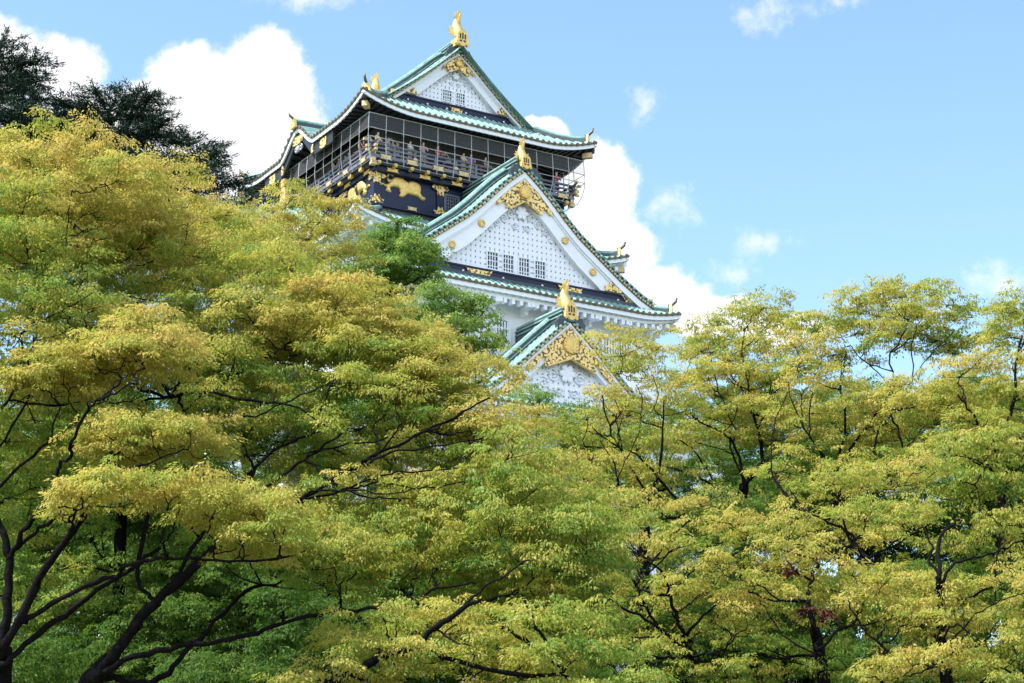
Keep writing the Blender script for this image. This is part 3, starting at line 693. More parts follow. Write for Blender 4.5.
for side in ('front', 'left', 'right', 'back'):
    mb = MB(); mb.grid([[(*net_xy(side, c, z), z) for z in np.linspace(51.0, 50.04, 4)] for c in np.linspace(-1, 1, 14)]); cb(mb, 'fine_netting', 'fine_net', sn)

# ================================================================== navy storey with gilded tigers
VX, VY0, VY1 = 6.85, 1.95, 16.85
mb = MB(); mb.box(-VX, VX, VY0, VY1, 44.6, 47.66); nv = cb(mb, 'lacquer_wall', 'navy_lacquer')
mb = MB(); mb.box(-VX - .02, VX + .02, VY0 - .02, VY1 + .02, 44.6, 45.72)
cb(mb, 'lower_wall_board', 'grey_timber', nv)
for i in range(6):
    x = lerp(-VX + .14, VX - .14, i / 5); x = {1: -2.15, 4: 2.15}.get(i, x)
    if i in (2, 3): continue
    mb = MB(); mb.box(x - .22, x + .22, VY0 - .10, VY0 + .1, 45.5, 47.64); ps = cb(mb, 'wall_pillar', 'navy_lacquer', nv)
    Tp = lambda a, b, c, X=x: (X + a, VY0 - .10 + b, c)
    mb = MB(); mb.prism([(-.5, 47.33), (-.62, 47.49), (-.5, 47.65), (.5, 47.65), (.62, 47.49), (.5, 47.33)], -.06, 0, Tp); mb.prism([(-.24, 46.94), (-.1, 47.06), (0, 46.96), (.1, 47.06), (.24, 46.94), (.24, 47.34), (-.24, 47.34)], -.06, 0, Tp); cb(mb, 'gilded_pillar_cap', 'gold_filigree', ps)
    mb = MB(); mb.prism([(-.62, 45.5), (.62, 45.5), (.42, 45.72), (.5, 45.9), (.22, 45.95), (.15, 46.22), (0, 46.08), (-.15, 46.22), (-.22, 45.95), (-.5, 45.9), (-.42, 45.72)], -.06, 0, Tp); cb(mb, 'gilded_pillar_foot', 'gold_filigree', ps)
mb = MB(); mb.box(-VX - .3, VX + .3, VY0 - .3, VY1 + .3, 45.42, 45.62); cb(mb, 'wall_sill', 'navy_lacquer', nv)
for x0 in (-1.75, -.35, 1.0):
    mb = MB(); mb.box(x0, x0 + .95, VY0 - .04, VY0 + .02, 45.8, 47.1); wn = cb(mb, 'lattice_window', 'dark_glass')
    mb = MB()
    for k in range(6):
        x = x0 + .05 + k * .17; mb.box(x - .025, x + .025, VY0 - .09, VY0 - .03, 45.8, 47.1)
    for k in range(6):
        z = 45.9 + k * .22; mb.box(x0, x0 + .95, VY0 - .075, VY0 - .045, z - .025, z + .025)
    cb(mb, 'window_bar', 'rail_timber', wn)
    mb = MB(); mb.box(x0 - .1, x0, VY0 - .12, VY0, 45.7, 47.2); mb.box(x0 + .95, x0 + 1.05, VY0 - .12, VY0, 45.7, 47.2); mb.box(x0, x0 + .95, VY0 - .12, VY0, 47.1, 47.2); cb(mb, 'window_frame', 'rail_timber', wn)
#TIGER#
"""tiger outline, metres, relative to the left front corner pillar, walking right"""
tg = np.array([(172,375),(183,362),(200,366),(218,380),(240,372),(256,352),(276,326),(300,312),(330,316),(365,330),(395,350),(410,362),(425,352),(450,350),(480,362),(505,375),(520,400),(522,430),(518,460),(530,478),(555,490),(563,508),(550,520),(530,518),(510,500),(495,486),(470,478),(440,470),(415,462),(400,468),(380,488),(365,492),(340,486),(332,470),(345,450),(340,425),(325,405),(300,402),(275,400),(258,405),(262,425),(272,442),(262,450),(240,445),(222,425),(228,400),(215,392),(195,380),(180,384)], float)
px = 360 + tg[:, 0] / 8.533; py = 140 + tg[:, 1] / 8.533
def px_to_front(px_, py_, Yp):
    """where a sight line of the survey photograph meets the wall plane (used once, to size the reliefs)"""
    c, s = math.cos(PITCH), math.sin(PITCH); o = []
    for a, b in zip(px_, py_):
        x = (a - 512) / 2000; y = (341.5 - b) / 2000; r = (x, c - y * s, s + y * c)
        ra = r[0] * ux + r[1] * uy; rb = r[0] * vx + r[1] * vy
        ca = -OX * ux - OY * uy; cb_ = -OX * vx - OY * vy
        t = (Yp - cb_) / rb; o.append((ca + ra * t - CX0, CAMZ + r[2] * t))
    return o
tiger_poly = px_to_front(px, py, VY0 - .05)
# the ring of the tail needs a hole: cut by a thin slit
tail = px_to_front([360 + a / 8.533 for a in (268, 246, 234, 231, 238, 254, 272, 281)], [140 + a / 8.533 for a in (350, 352, 335, 312, 294, 289, 296, 312)], VY0 - .1)
for sg in (1, -1):
    tb = relief([(sg * x, z) for x, z in tiger_poly], TF(VY0 - .02), .15, .035, 'gilded_tiger', 'gold', nv, .07)
    mb = MB(); pth, rr = [], None
    mb.tube([(sg * x, VY0 - .12, z) for x, z in tail], .085, 6, scale=[1.2, 1.1, 1, 1, .95, .9, .8, .5]); cb(mb, 'curled_tail', 'gold', tb, smooth=True)
TL = lambda x, y, z: (-VX + y - .02, 9.4 - x, z)
for yo in (0, 1):
    pts = [((9.4 - 2.4) - (p[0] + 6.55) if yo == 0 else -(9.4 - 2.4) + (p[0] + 6.55), p[1]) for p in tiger_poly]
    relief(pts, TL, .22, .06, 'gilded_tiger', 'gold', nv)
for yy in (VY0 + .15, 6.2, 12.6, VY1 - .15):
    T2 = lambda a, b, c, Y=yy: (-VX - .02 + b, Y - a, c)
    mb = MB(); mb.prism([(-.62, 45.5), (.62, 45.5), (.42, 45.72), (.5, 45.9), (.22, 45.95), (.15, 46.22), (0, 46.08), (-.15, 46.22), (-.22, 45.95), (-.5, 45.9), (-.42, 45.72)], -.06, 0, T2); cb(mb, 'gilded_pillar_foot', 'gold_filigree', nv)
    mb = MB(); mb.prism([(-.5, 47.33), (-.62, 47.49), (-.5, 47.65), (.5, 47.65), (.62, 47.49), (.5, 47.33)], -.06, 0, T2); cb(mb, 'gilded_pillar_cap', 'gold_filigree', nv)
for x in (-4.4, 4.4):
    bowtie('gilded_sill_plate', TF(0), x + .1, 45.60, .34, .14, VY0 - .38, nv, 'aged_gold')

# ================================================================== roof and white storey under the navy wall
zB = lambda d: 0.40 * d + 0.03 * d * d
tier_roof('second', 10.05, -1.7, 20.5, 3.6, 43.25, zB, 0.85, 4.5, 2.0, dentil=0.55)
mb = MB(); mb.box(-8.3, 8.3, 0.1, 18.7, 37.5, 43.6); wB = cb(mb, 'white_wall', 'white_plaster')
# side gable on the left slope, facing left
prof_s = interp([0, 1, 2.5, 4, 5.5, 6.6], [47.4, 46.6, 45.5, 44.55, 43.8, 43.4])
TLg = lambda x, y, z: (-9.0 + y, 9.4 - x, z)
gable(TLg, prof_s, 6.4, 43.6, 1.2, 3.5, gs=.7, sp=.33, fr=.36, band=False, gold_end=True)
mb = MB(); mb.prism([(-.45, 47.3), (.45, 47.3), (.38, 48.1), (.2, 48.5), (-.2, 48.5), (-.38, 48.1)], -.75, -.5, TLg); cb(mb, 'gilded_end_tile', 'gold')
mb = MB(); mb.box(-.25, .25, -.78, -.45, 48.55, 49.05, TLg); cb(mb, 'gilded_end_cap', 'gold')

# ================================================================== the great front gable
prof_big = interp([0, .4, 1.11, 1.84, 2.94, 3.94, 5.52, 7.01, 8.52, 10.04, 10.7], [47.15, 46.85, 46.26, 45.56, 44.42, 43.48, 42.30, 41.20, 40.24, 39.52, 39.28])
wins = tuple((x, x + .72, 40.22, 41.28) for x in (-2.38, -1.27, -.14, 1.02))
gable(TF(-4.42), prof_big, 10.6, 40.08, 2.14, 8.0, gs=1.0, sp=0.345, rounds=(3.0, 5.05), windows=wins, fr=0.44)
finial(0, -4.75, 47.0, 0.72)
zC = lambda d: 0.55 * d
tier_roof('third', 10.7, -6.35, 25.0, 1.25, 38.55, zC, 0.45, 3.2, 1.8, dentil=0.56)
mb = MB(); mb.box(-10.2, 10.2, -4.9, 23.6, 38.7, 39.6); cb(mb, 'gable_footing', 'dark_copper')
mb = MB(); mb.box(-10.0, 10.0, -4.5, 23.4, 31.0, 38.7); wC = cb(mb, 'white_wall', 'white_plaster')
for i in range(9):
    x = -9.2 + i * 2.3
    mb = MB(); mb.box(x - .14, x + .14, -6.0, -4.5, 37.75, 38.0); mb.box(x - .1, x + .1, -5.2, -4.5, 37.45, 37.75); cb(mb, 'eave_bracket', 'white_plaster', wC)
for x0 in (-9.0, -6.6, -1.85, 5.9, 7.05):
    mb = MB(); mb.box(x0, x0 + .95, -4.54, -4.46, 35.6, 37.05); wn = cb(mb, 'barred_window', 'dark_glass')
    mb = MB()
    for k in range(5): mb.box(x0 + .02 + k * .2, x0 + .13 + k * .2, -4.6, -4.52, 35.6, 37.05)
    for k in range(2): mb.box(x0, x0 + .95, -4.585, -4.535, 36.0 + k * .55, 36.07 + k * .55)
    cb(mb, 'window_bar', 'white_plaster', wn)
    mb = MB(); mb.box(x0 - .1, x0, -4.66, -4.5, 35.5, 37.15); mb.box(x0 + .95, x0 + 1.05, -4.66, -4.5, 35.5, 37.15); mb.box(x0, x0 + .95, -4.66, -4.5, 37.05, 37.15); mb.box(x0, x0 + .95, -4.66, -4.5, 35.5, 35.6); cb(mb, 'window_frame', 'white_plaster', wn)

# ================================================================== small lower gable and the tiers under it
prof_sm = interp([0, .5, 1.3, 2.1, 3.0, 3.9, 4.8, 5.6], [36.05, 35.62, 34.90, 34.15, 33.30, 32.45, 31.70, 31.15])
gable(TF(-9.42), prof_sm, 5.4, 30.2, 1.45, 5.6, gs=1.3, sp=.36, rounds=(3.45,), fr=.40, band=False, big_gold=True, hr_=1.1)
finial(0, -9.6, 35.95, 0.86)
tier_roof('fourth', 13.2, -11.2, 30.0, 3.6, 30.1, lambda d: .42 * d + .02 * d * d, 1.9, 6.5, 2.2, dentil=.6)
mb = MB(); mb.box(-11.6, 11.6, -9.4, 28.2, 24.5, 31.4); cb(mb, 'white_wall', 'white_plaster')
tier_roof('fifth', 15.6, -13.8, 32.6, 3.2, 25.0, lambda d: .42 * d + .02 * d * d, 1.0, 5, 2.2, dentil=.6)
mb = MB(); mb.box(-14.0, 14.0, -12.2, 31.0, 20.4, 25.4); cb(mb, 'white_wall', 'white_plaster')
prof_5 = interp([0, 1, 2, 3, 3.6], [28.4, 27.6, 26.75, 26.0, 25.7])
gable(TF(-13.0), prof_5, 3.5, 25.7, 1.0, 3.0, gs=.8, sp=.33, fr=.34, band=False)
def taper(z0, z1, e0, e1):
    mb = MB(); p = []
    for z, e in ((z0, e0), (lerp(z0, z1, .5), lerp(e0, e1, .68)), (z1, e1)):
        p += [(-14 - e, -12.2 - e, z), (14 + e, -12.2 - e, z), (14 + e, 31 + e, z), (-14 - e, 31 + e, z)]
    fs = [(k * 4 + i, k * 4 + (i + 1) % 4, k * 4 + 4 + (i + 1) % 4, k * 4 + 4 + i) for k in range(2) for i in range(4)] + [(8, 9, 10, 11), (3, 2, 1, 0)]
    mb.add(p, fs); return mb
cb(taper(5.0, 20.4, 6.5, .4), 'stone_base', 'stone')

# ------------------------------------------------------------------ ground
def ground_z(x, y):
    c = castle_world(0, CY0, 0); d = math.hypot(x - c.x, y - c.y)
    t = min(1, max(0, (85 - d) / 55)); t = t * t * (3 - 2 * t)
    return 6.2 * t
mb = MB(); xs = sorted(set([-3000, -1500, -700, -350] + list(range(-200, 201, 10)) + [350, 700, 1500, 3000])); ys = sorted(set([-3000, -1000, -300, -100] + list(range(-40, 301, 10)) + [400, 700, 1500, 3000]))
mb.grid([[(x, y, ground_z(x, y)) for y in ys] for x in xs])
mat('turf', (0.07, 0.09, 0.035), 0.95, var_rgb=(0.09, 0.075, 0.045), scale=0.15, bump=.4, bscale=3)
g = mb.build('ground', 'turf'); tag(g, kind='structure')

# ------------------------------------------------------------------ trees
rng = np.random.default_rng(11)
LEAVES, SPRAYS, TOTAL = 34, 2.3, [0]
FAN = 2
def leaf_mat(name, cols, trans=0.45, gloss=0.03):
    m = bpy.data.materials.new(name); m.use_nodes = True; t = m.node_tree; t.nodes.clear()
    o = N(t, 'ShaderNodeOutputMaterial'); at = N(t, 'ShaderNodeAttribute'); at.attribute_name = 'tint'
    rp = N(t, 'ShaderNodeValToRGB'); els = rp.color_ramp.elements
    while len(els) < len(cols): els.new(0.5)
    for e, (p, c) in zip(els, cols): e.position = p; e.color = (*c, 1)
    t.links.new(at.outputs['Fac'], rp.inputs['Fac'])
    df = N(t, 'ShaderNodeBsdfDiffuse'); tr = N(t, 'ShaderNodeBsdfTranslucent'); gl = N(t, 'ShaderNodeBsdfGlossy'); gl.inputs['Roughness'].default_value = 0.6
    gl.inputs['Color'].default_value = (1, 1, 1, 1)
    m1 = N(t, 'ShaderNodeMixShader'); m1.inputs[0].default_value = trans; m2 = N(t, 'ShaderNodeMixShader'); m2.inputs[0].default_value = gloss
    t.links.new(rp.outputs[0], df.inputs[0]); t.links.new(rp.outputs[0], tr.inputs[0])
    t.links.new(df.outputs[0], m1.inputs[1]); t.links.new(tr.outputs[0], m1.inputs[2]); t.links.new(m1.outputs[0], m2.inputs[1]); t.links.new(gl.outputs[0], m2.inputs[2]); t.links.new(m2.outputs[0], o.inputs['Surface'])
    MATS[name] = m
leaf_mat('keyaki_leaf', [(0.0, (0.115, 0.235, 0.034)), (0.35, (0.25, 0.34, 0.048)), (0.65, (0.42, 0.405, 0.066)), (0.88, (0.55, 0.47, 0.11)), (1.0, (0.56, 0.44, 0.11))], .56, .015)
leaf_mat('shaded_leaf', [(0.0, (0.05, 0.125, 0.019)), (0.5, (0.135, 0.225, 0.031)), (1.0, (0.29, 0.34, 0.05))], .54, .01)  # keyaki ramp darkened: the shade of the back wood is put into the colour
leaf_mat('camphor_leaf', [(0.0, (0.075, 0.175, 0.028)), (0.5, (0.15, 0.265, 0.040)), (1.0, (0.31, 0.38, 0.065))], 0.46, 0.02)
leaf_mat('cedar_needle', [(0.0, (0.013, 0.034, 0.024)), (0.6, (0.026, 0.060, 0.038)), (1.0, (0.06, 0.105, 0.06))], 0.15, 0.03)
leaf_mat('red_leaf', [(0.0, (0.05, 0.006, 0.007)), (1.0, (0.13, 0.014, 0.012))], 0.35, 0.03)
mat('bark', (0.008, 0.007, 0.0075), 0.9, var=0.5, scale=6, bump=1.0, bscale=14, spec=.05)
mat('grey_bark', (0.06, 0.055, 0.05), 0.9, var=0.35, scale=6, bump=.6, bscale=18, spec=.2)

def at(px_, py_, d):
    c, s = math.cos(PITCH), math.sin(PITCH); x = (px_ - 512) / 2000; y = (341.5 - py_) / 2000
    r = Vector((x, c - y * s, s + y * c)); return Vector((0, 0, CAMZ)) + r * (d / r.y)
PXM = lambda d: 2000.0 / (d * 1.03)          # pixels per metre at distance d

def leaves_mesh(name, P, Nn, Ax, Lg, Wd, tint, matname, parent):
    """one kite shaped, slightly folded leaf at each P, axis Ax, normal Nn"""
    n = len(P); Bx = np.cross(Nn, Ax); Bx /= np.linalg.norm(Bx, axis=1)[:, None] + 1e-9
    V = np.empty((n, 4, 3)); L_ = Lg[:, None]; W_ = Wd[:, None]
    V[:, 0] = P; V[:, 1] = P + Ax * L_ * 0.42 + Bx * W_ * 0.5 + Nn * W_ * 0.12; V[:, 2] = P + Ax * L_ - Nn * L_ * 0.08; V[:, 3] = P + Ax * L_ * 0.42 - Bx * W_ * 0.5 + Nn * W_ * 0.12
    me = bpy.data.meshes.new(name); me.vertices.add(4 * n); me.vertices.foreach_set('co', V.reshape(-1).astype(np.float32))
    me.loops.add(4 * n); me.loops.foreach_set('vertex_index', np.arange(4 * n, dtype=np.int32))
    me.polygons.add(n); me.polygons.foreach_set('loop_start', np.arange(0, 4 * n, 4, dtype=np.int32)); me.polygons.foreach_set('loop_total', np.full(n, 4, np.int32))
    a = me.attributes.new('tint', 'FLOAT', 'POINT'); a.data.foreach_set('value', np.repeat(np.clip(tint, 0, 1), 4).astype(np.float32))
    me.update(calc_edges=True); me.materials.append(MATS[matname])
    o = bpy.data.objects.new(name, me); COL.objects.link(o); o.parent = parent; return o
def unit(v): return v / (np.linalg.norm(v, axis=-1, keepdims=True) + 1e-9)

def pad_leaves(C, rx, rz, dens, leaf, tint, droop=0.35, spray=0.21, aspect=0.42):
    """a billowy cushion of tight leaf sprays over a dome: centre C, horizontal radius rx, height rz"""
    ns = max(8, int(dens * SPRAYS * rx * (rx + rz) / (spray * spray)))
    th = rng.uniform(0, 2 * np.pi, ns); u_ = rng.uniform(-0.35, 1.0, ns); rad = rng.uniform(0.5, 1.0, ns) ** 0.55; rad = np.where(rng.uniform(0, 1, ns) < .15, rad * rng.uniform(1.05, 1.5, ns), rad)
    uc = np.clip(u_, 0, 1); s_ = np.sqrt(np.maximum(0, 1 - uc ** 2))
    p1, p2, p3 = rng.uniform(0, 6.28, 3)
    lump = 1 + 0.20 * np.sin(2 * th + p1) + 0.14 * np.sin(3 * th + p2) + 0.12 * np.sin(5 * th + p3)
    D = np.stack([np.cos(th) * s_ * lump, np.sin(th) * s_ * lump, u_ + 0.25 * np.sin(4 * th + p2) * s_], 1)
    Q = np.asarray(C) + D * rad[:, None] * np.array([rx, rx, rz])
    Q = Q[rng.uniform(0, 1, ns) < np.where(u_ < -0.05, .45, 1.0)]; ns = len(Q); th = th[:ns]
    d0 = (Q - np.asarray(C)) / np.array([rx, rx, rz])
    outd = unit(np.stack([d0[:, 0], d0[:, 1], np.full(ns, 0.05)], 1) + rng.normal(0, .35, (ns, 3)) * np.array([1, 1, .5]))
    sp = spray * rng.uniform(.7, 1.3, ns)
    k = max(8, int(LEAVES * (spray / 0.21) ** 2 * (0.11 / leaf) ** 1.7)); n = ns * k
    Qr = np.repeat(Q, k, 0); Or = np.repeat(outd, k, 0); spr = np.repeat(sp, k)
    r_ = np.sqrt(rng.uniform(0, 1, n)); a_ = rng.uniform(0, 2 * np.pi, n)
    hz = unit(np.stack([-Or[:, 1], Or[:, 0], np.zeros(n)], 1))
    f_ = r_ * np.cos(a_); g_ = r_ * np.sin(a_)
    P = Qr + Or * (f_ * spr * 1.15)[:, None] + hz * (g_ * spr)[:, None]
    P[:, 2] += spr * (rng.normal(0, 0.16, n) - (droop + .15) * np.maximum(0, f_) ** 2 - 0.35 * g_ ** 2)
    Ax = unit(Or * (0.45 + f_)[:, None] + hz * g_[:, None] * 0.9 + np.array([0, 0, -0.30 - droop]) + rng.normal(0, .30, (n, 3)))
    Nn = unit(np.array([0, 0, 0.9]) + Or * 0.55 + rng.normal(0, .38, (n, 3)))
    Nn = unit(Nn - Ax * np.sum(Nn * Ax, 1)[:, None])
    Lg = leaf * rng.uniform(.55, 1.4, n); Wd = Lg * aspect * rng.uniform(.85, 1.15, n)
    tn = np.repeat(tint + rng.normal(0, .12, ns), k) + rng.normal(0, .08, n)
    return P, Nn, Ax, Lg, Wd, tn

def smooth_path(pts, radii, sub=4):
    pts = [Vector(p) for p in pts]; out, rr = [], []
    for i in range(len(pts) - 1):
        p0 = pts[max(0, i - 1)]; p1 = pts[i]; p2 = pts[i + 1]; p3 = pts[min(len(pts) - 1, i + 2)]
        for k in range(sub):
            t = k / sub
            q = 0.5 * ((2 * p1) + (p2 - p0) * t + (2 * p0 - 5 * p1 + 4 * p2 - p3) * t * t + (3 * p1 - p0 - 3 * p2 + p3) * t ** 3)
            out.append(q); rr.append(lerp(radii[i], radii[i + 1], t))
    out.append(pts[-1]); rr.append(radii[-1]); return out, rr
def branch(mb, pts, r0, r1, sides=7, wob=0.0, sub=4, r_noise=0.0):
    n = len(pts); path, rr = smooth_path(pts, [lerp(r0, r1, (i / (n - 1)) ** 0.8) for i in range(n)], sub)
    if r_noise: rr = [r * (1 + rnd.uniform(-r_noise, r_noise)) for r in rr]
    if wob:
        for i in range(1, len(path) - 1): path[i] += Vector((rnd.gauss(0, wob), rnd.gauss(0, wob), rnd.gauss(0, wob)))
    mb.sweep(path, [(math.cos(2 * math.pi * k / sides), math.sin(2 * math.pi * k / sides)) for k in range(sides)], scale=rr, up=(0.13, 0.21, 1) if abs((path[-1] - path[0]).normalized().z) < .9 else (1, .2, .1))
    return path, rr

TREES = []; LIMB = 0.68; TWK = 1.1
class Tree:
    def __init__(s, name, label, base, group=None, cat='tree', bark='bark'):
        s.root = empty(name, None, base); tag(s.root, label, cat, group); s.b = Vector(base); s.nodes = []; s.leaf = []; s.bark = bark; s.tw = MB(); TREES.append(s)
    def l(s, p): return Vector(p) - s.b
    def trunk(s, pts, r0, r1):
        mb = MB(); path, rr = branch(mb, [s.l(p) for p in pts], r0, r1, 10, 0.012); mb.build('trunk', s.bark, s.root, smooth=True)
        s.nodes += list(zip(path, rr))
    def limb(s, pts, r0, r1, attach=True, name='limb'):
        r0 *= LIMB; r1 *= LIMB
        pts = [s.l(p) for p in pts]
        if attach and s.nodes:
            best = min(s.nodes, key=lambda q: (q[0] - pts[0]).length + 1.6 * max(0, q[0].z - pts[0].z + .15) + (0 if q[1] > r0 * .75 else 1.2))
            if (best[0] - pts[0]).length > 0.08:
                d = (pts[0] - best[0]); mid = best[0] + d * .5 + Vector((0, 0, -.06 * d.length)); r0 = min(best[1] * .85, r0 * (1 + .08 * d.length)); pts = [best[0], mid] + pts
            else: pts = [best[0]] + pts[1:]
        mb = MB(); path, rr = branch(mb, pts, r0, r1, 8, 0.022, r_noise=.16); mb.build(name, s.bark, s.root, smooth=True); s.nodes += list(zip(path, rr))
    def twig(s, C, r=0.013, fork=3, rx=0.6):
        C = s.l(C)
        if not s.nodes: return
        best = min(s.nodes, key=lambda q: (q[0] - C).length + 1.2 * max(0, q[0].z - C.z + .2))
        d = C - best[0]
        if d.length > 4: return
        r_ = min(best[1] * .7, r * (1 + .25 * d.length)); mid = best[0] + d * .55 + Vector((rnd.gauss(0, .06), rnd.gauss(0, .06), -.10 * d.length))
        path, rr = branch(s.tw, [best[0], mid, C], r_, r * .55, 5, .008, 4)
        for k in range(fork):
            a = rnd.uniform(0, 6.28); e = C + Vector((math.cos(a) * rx * .8, math.sin(a) * rx * .8, rnd.uniform(.0, .35) * rx)); m_ = (C + e) / 2 + Vector((0, 0, -.05))
            branch(s.tw, [path[-3 + (k % 2)], m_, e], r * .5, r * .22, 4, 0, 3)
    def pad(s, C, rx, rz, dens, leaf, tint, tw=True, **kw):
        s.leaf.append(pad_leaves(s.l(C), rx, rz, dens, leaf, tint, **kw))
        if tw and rnd.random() < .6: s.twig(C - Vector((0, 0, rz * .15)), (0.010 + .008 * rx) * TWK, 3, rx)
    def finish(s, matname='keyaki_leaf', lname='foliage'):
        if s.tw.v:
            o = s.tw.build('twig', s.bark, s.root, smooth=True); o['kind'] = 'stuff'
        if s.leaf:
            A = [np.concatenate([q[i] for q in s.leaf]) for i in range(6)]; TOTAL[0] += len(A[0])
            leaves_mesh(lname, *A, matname, s.root); return len(A[0])
        return 0

def crown(t, lobes, n_per_m3=0.0, spacing=0.85, leaf=0.085, dens=0.55, tint=0.5, tvar=0.12, shell=0.45, rx=(0.6, 1.05), flat=0.5, tz=0.05, top_bias=0.0, bottom=-0.75, **kw):
    """cushions spread by dart throwing through the outer shell of ellipsoid lobes (px, py, rx px, ry px, depth, depth radius)"""
    pts = []
    for (lx, ly, lrx, lry, d, rd, *ex) in lobes:
        c = at(lx, ly, d); a = lrx / PXM(d); b = lry / PXM(d); dt = ex[0] if ex else 0.0
        tries = int(260 * a * b * rd / spacing ** 3) + 40
        for _ in range(tries):
            v = Vector((rnd.gauss(0, 1), rnd.gauss(0, 1), rnd.gauss(0, 1))).normalized()
            if v.z < bottom: continue
            rho = lerp(shell, 1.0, rnd.random() ** 0.6)
            p = c + Vector((v.x * a * rho, v.y * rd * rho, v.z * b * rho))
            inside = False
            for (mx_, my_, mrx, mry, md_, mrd, *_e) in lobes:
                if (mx_, my_) == (lx, ly): continue
                cc = at(mx_, my_, md_); q = p - cc
                if (q.x / (mrx / PXM(md_))) ** 2 + (q.y / mrd) ** 2 + (q.z / (mry / PXM(md_))) ** 2 < shell ** 2: inside = True; break
            if inside: continue
            if all((p - q[0]).length > spacing * 1.12 for q in pts): pts.append((p, v, dt, rho))
    for (lx, ly, lrx, lry, d, rd, *ex) in lobes:
        for _ in range(FAN):
            c = at(lx + rnd.uniform(-.75, .75) * lrx, ly + rnd.uniform(-.1, .5) * lry, d - rd * rnd.uniform(.2, .9)); q = min(t.nodes, key=lambda n: (n[0] + t.b - c).length + 1.2 * max(0, n[0].z + t.b.z - c.z + .3))
            a = q[0] + t.b; dd = c - a
            if .5 < dd.length < 5.5: t.limb([a + dd * .4 + Vector((rnd.gauss(0, .12), rnd.gauss(0, .1), -.09 * dd.length)), a + dd * .75 + Vector((rnd.gauss(0, .1), 0, -.04 * dd.length)), c], (.026 + .012 * dd.length) * TWK / LIMB * .8, .011 / LIMB, name='branch')
    for p, v, dt, rho in pts:
        r_ = rnd.uniform(*rx) * rnd.uniform(.7, 1.4)
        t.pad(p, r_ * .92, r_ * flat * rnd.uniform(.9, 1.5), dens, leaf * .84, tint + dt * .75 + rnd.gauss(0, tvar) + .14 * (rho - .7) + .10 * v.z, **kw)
    return len(pts)

PRE = {}
# ---- left foreground keyaki, leftmost
def L(pts, d, dd=None):
    n = len(pts); dd = d if dd is None else dd
    return [at(x, y, lerp(d, dd, i / (n - 1)) - LF) for i, (x, y) in enumerate(pts)]
def zbase(px_, py_, d): p = at(px_, py_, d); return (p.x, p.y, ground_z(p.x, p.y))
ND = 0; LF = 0.9
# ============ tree 1
t = Tree('keyaki_tree', 'broad yellow green tree at the left edge whose dark trunk forks low', zbase(-4, 683, 38), 'autumn trees below the castle')
b = t.b
t.trunk([b + Vector((0, 0, -.2)), b + Vector((.05, 0, 2)), at(-4, 760, 38), at(0, 683, 38), at(2, 648, 38)], .34, .2)
t.limb(L([(2, 650), (25, 610), (45, 570), (72, 532), (90, 505), (106, 470), (112, 452)], 38, 36.5), .17, .05)
t.limb(L([(4, 664), (37, 634), (70, 610), (107, 585), (140, 562), (160, 548)], 38, 39), .12, .05)
t.limb(L([(27, 620), (62, 597), (95, 582), (118, 575), (126, 566), (160, 558), (200, 559), (255, 561), (290, 556)], 37.8, 36), .10, .03)
t.limb(L([(3, 646), (7, 610), (10, 565), (6, 540), (-2, 520), (-10, 480)], 38, 38), .15, .07)
t.limb(L([(10, 560), (20, 540), (37, 512), (55, 490), (59, 466), (72, 452), (71, 442), (88, 412), (97, 400)], 38, 36.3), .12, .035)
t.limb(L([(10, 553), (42, 527), (55, 519), (80, 490), (98, 470)], 38, 36.6), .10, .04)
t.limb(L([(-8, 493), (27, 460), (50, 442), (75, 430)], 38, 38), .09, .03)
t.limb(L([(-8, 422), (20, 385), (24, 376), (40, 360), (62, 345)], 38.5, 38), .07, .02)
t.limb(L([(-6, 458), (17, 417), (30, 390)], 38.5, 39), .07, .03)
t.limb(L([(25, 330), (45, 320), (67, 308), (92, 293)], 39, 38), .05, .015)
t.limb(L([(90, 402), (104, 402), (113, 388), (128, 372)], 36.3, 36), .04, .012)
t.limb(L([(41, 242), (25, 218), (18, 204)], 40, 40), .05, .02)
t.limb(L([(67, 241), (67, 212), (72, 190)], 40, 40), .05, .02)
fg = [(115, 362, 80, 26, 37.4, 1.3, .30), (60, 385, 40, 16, 37.3, .9, .25), (155, 345, 35, 24, 37.8, 1.0, .32), (150, 440, 72, 24, 36.5, 1.2, .22), (110, 452, 40, 16, 36.4, .8, .2), (120, 495, 65, 20, 35.6, 1.1, .26), (195, 500, 55, 20, 35.6, 1.1, .2), (240, 520, 50, 24, 35.6, 1.2, .2), (85, 505, 40, 14, 35.6, .9, .25), (265, 545, 45, 25, 35.8, 1.2, .12)]
ND += crown(t, fg, spacing=.48, leaf=.088, dens=.75, tint=.58, rx=(.42, .68), flat=.42, shell=.2, bottom=-.3)
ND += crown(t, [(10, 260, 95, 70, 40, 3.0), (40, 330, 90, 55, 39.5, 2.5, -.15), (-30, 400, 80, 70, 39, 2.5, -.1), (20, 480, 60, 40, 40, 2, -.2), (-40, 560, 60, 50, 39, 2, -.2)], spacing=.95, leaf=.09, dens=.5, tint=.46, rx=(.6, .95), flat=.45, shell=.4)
ND += crown(t, [(60, 171, 75, 40, 42, 2.4, .30), (10, 211, 70, 55, 42, 2.6, .26), (110, 212, 70, 38, 42, 2.5, .24), (50, 240, 80, 30, 41, 2.0, .22)], spacing=.72, leaf=.085, dens=.62, tint=.58, rx=(.5, .85), flat=.42, shell=.35)
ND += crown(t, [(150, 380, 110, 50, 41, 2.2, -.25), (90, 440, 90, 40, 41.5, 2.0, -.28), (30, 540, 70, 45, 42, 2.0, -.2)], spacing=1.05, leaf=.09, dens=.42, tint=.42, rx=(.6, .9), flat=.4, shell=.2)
t.finish()

LF = 1.4
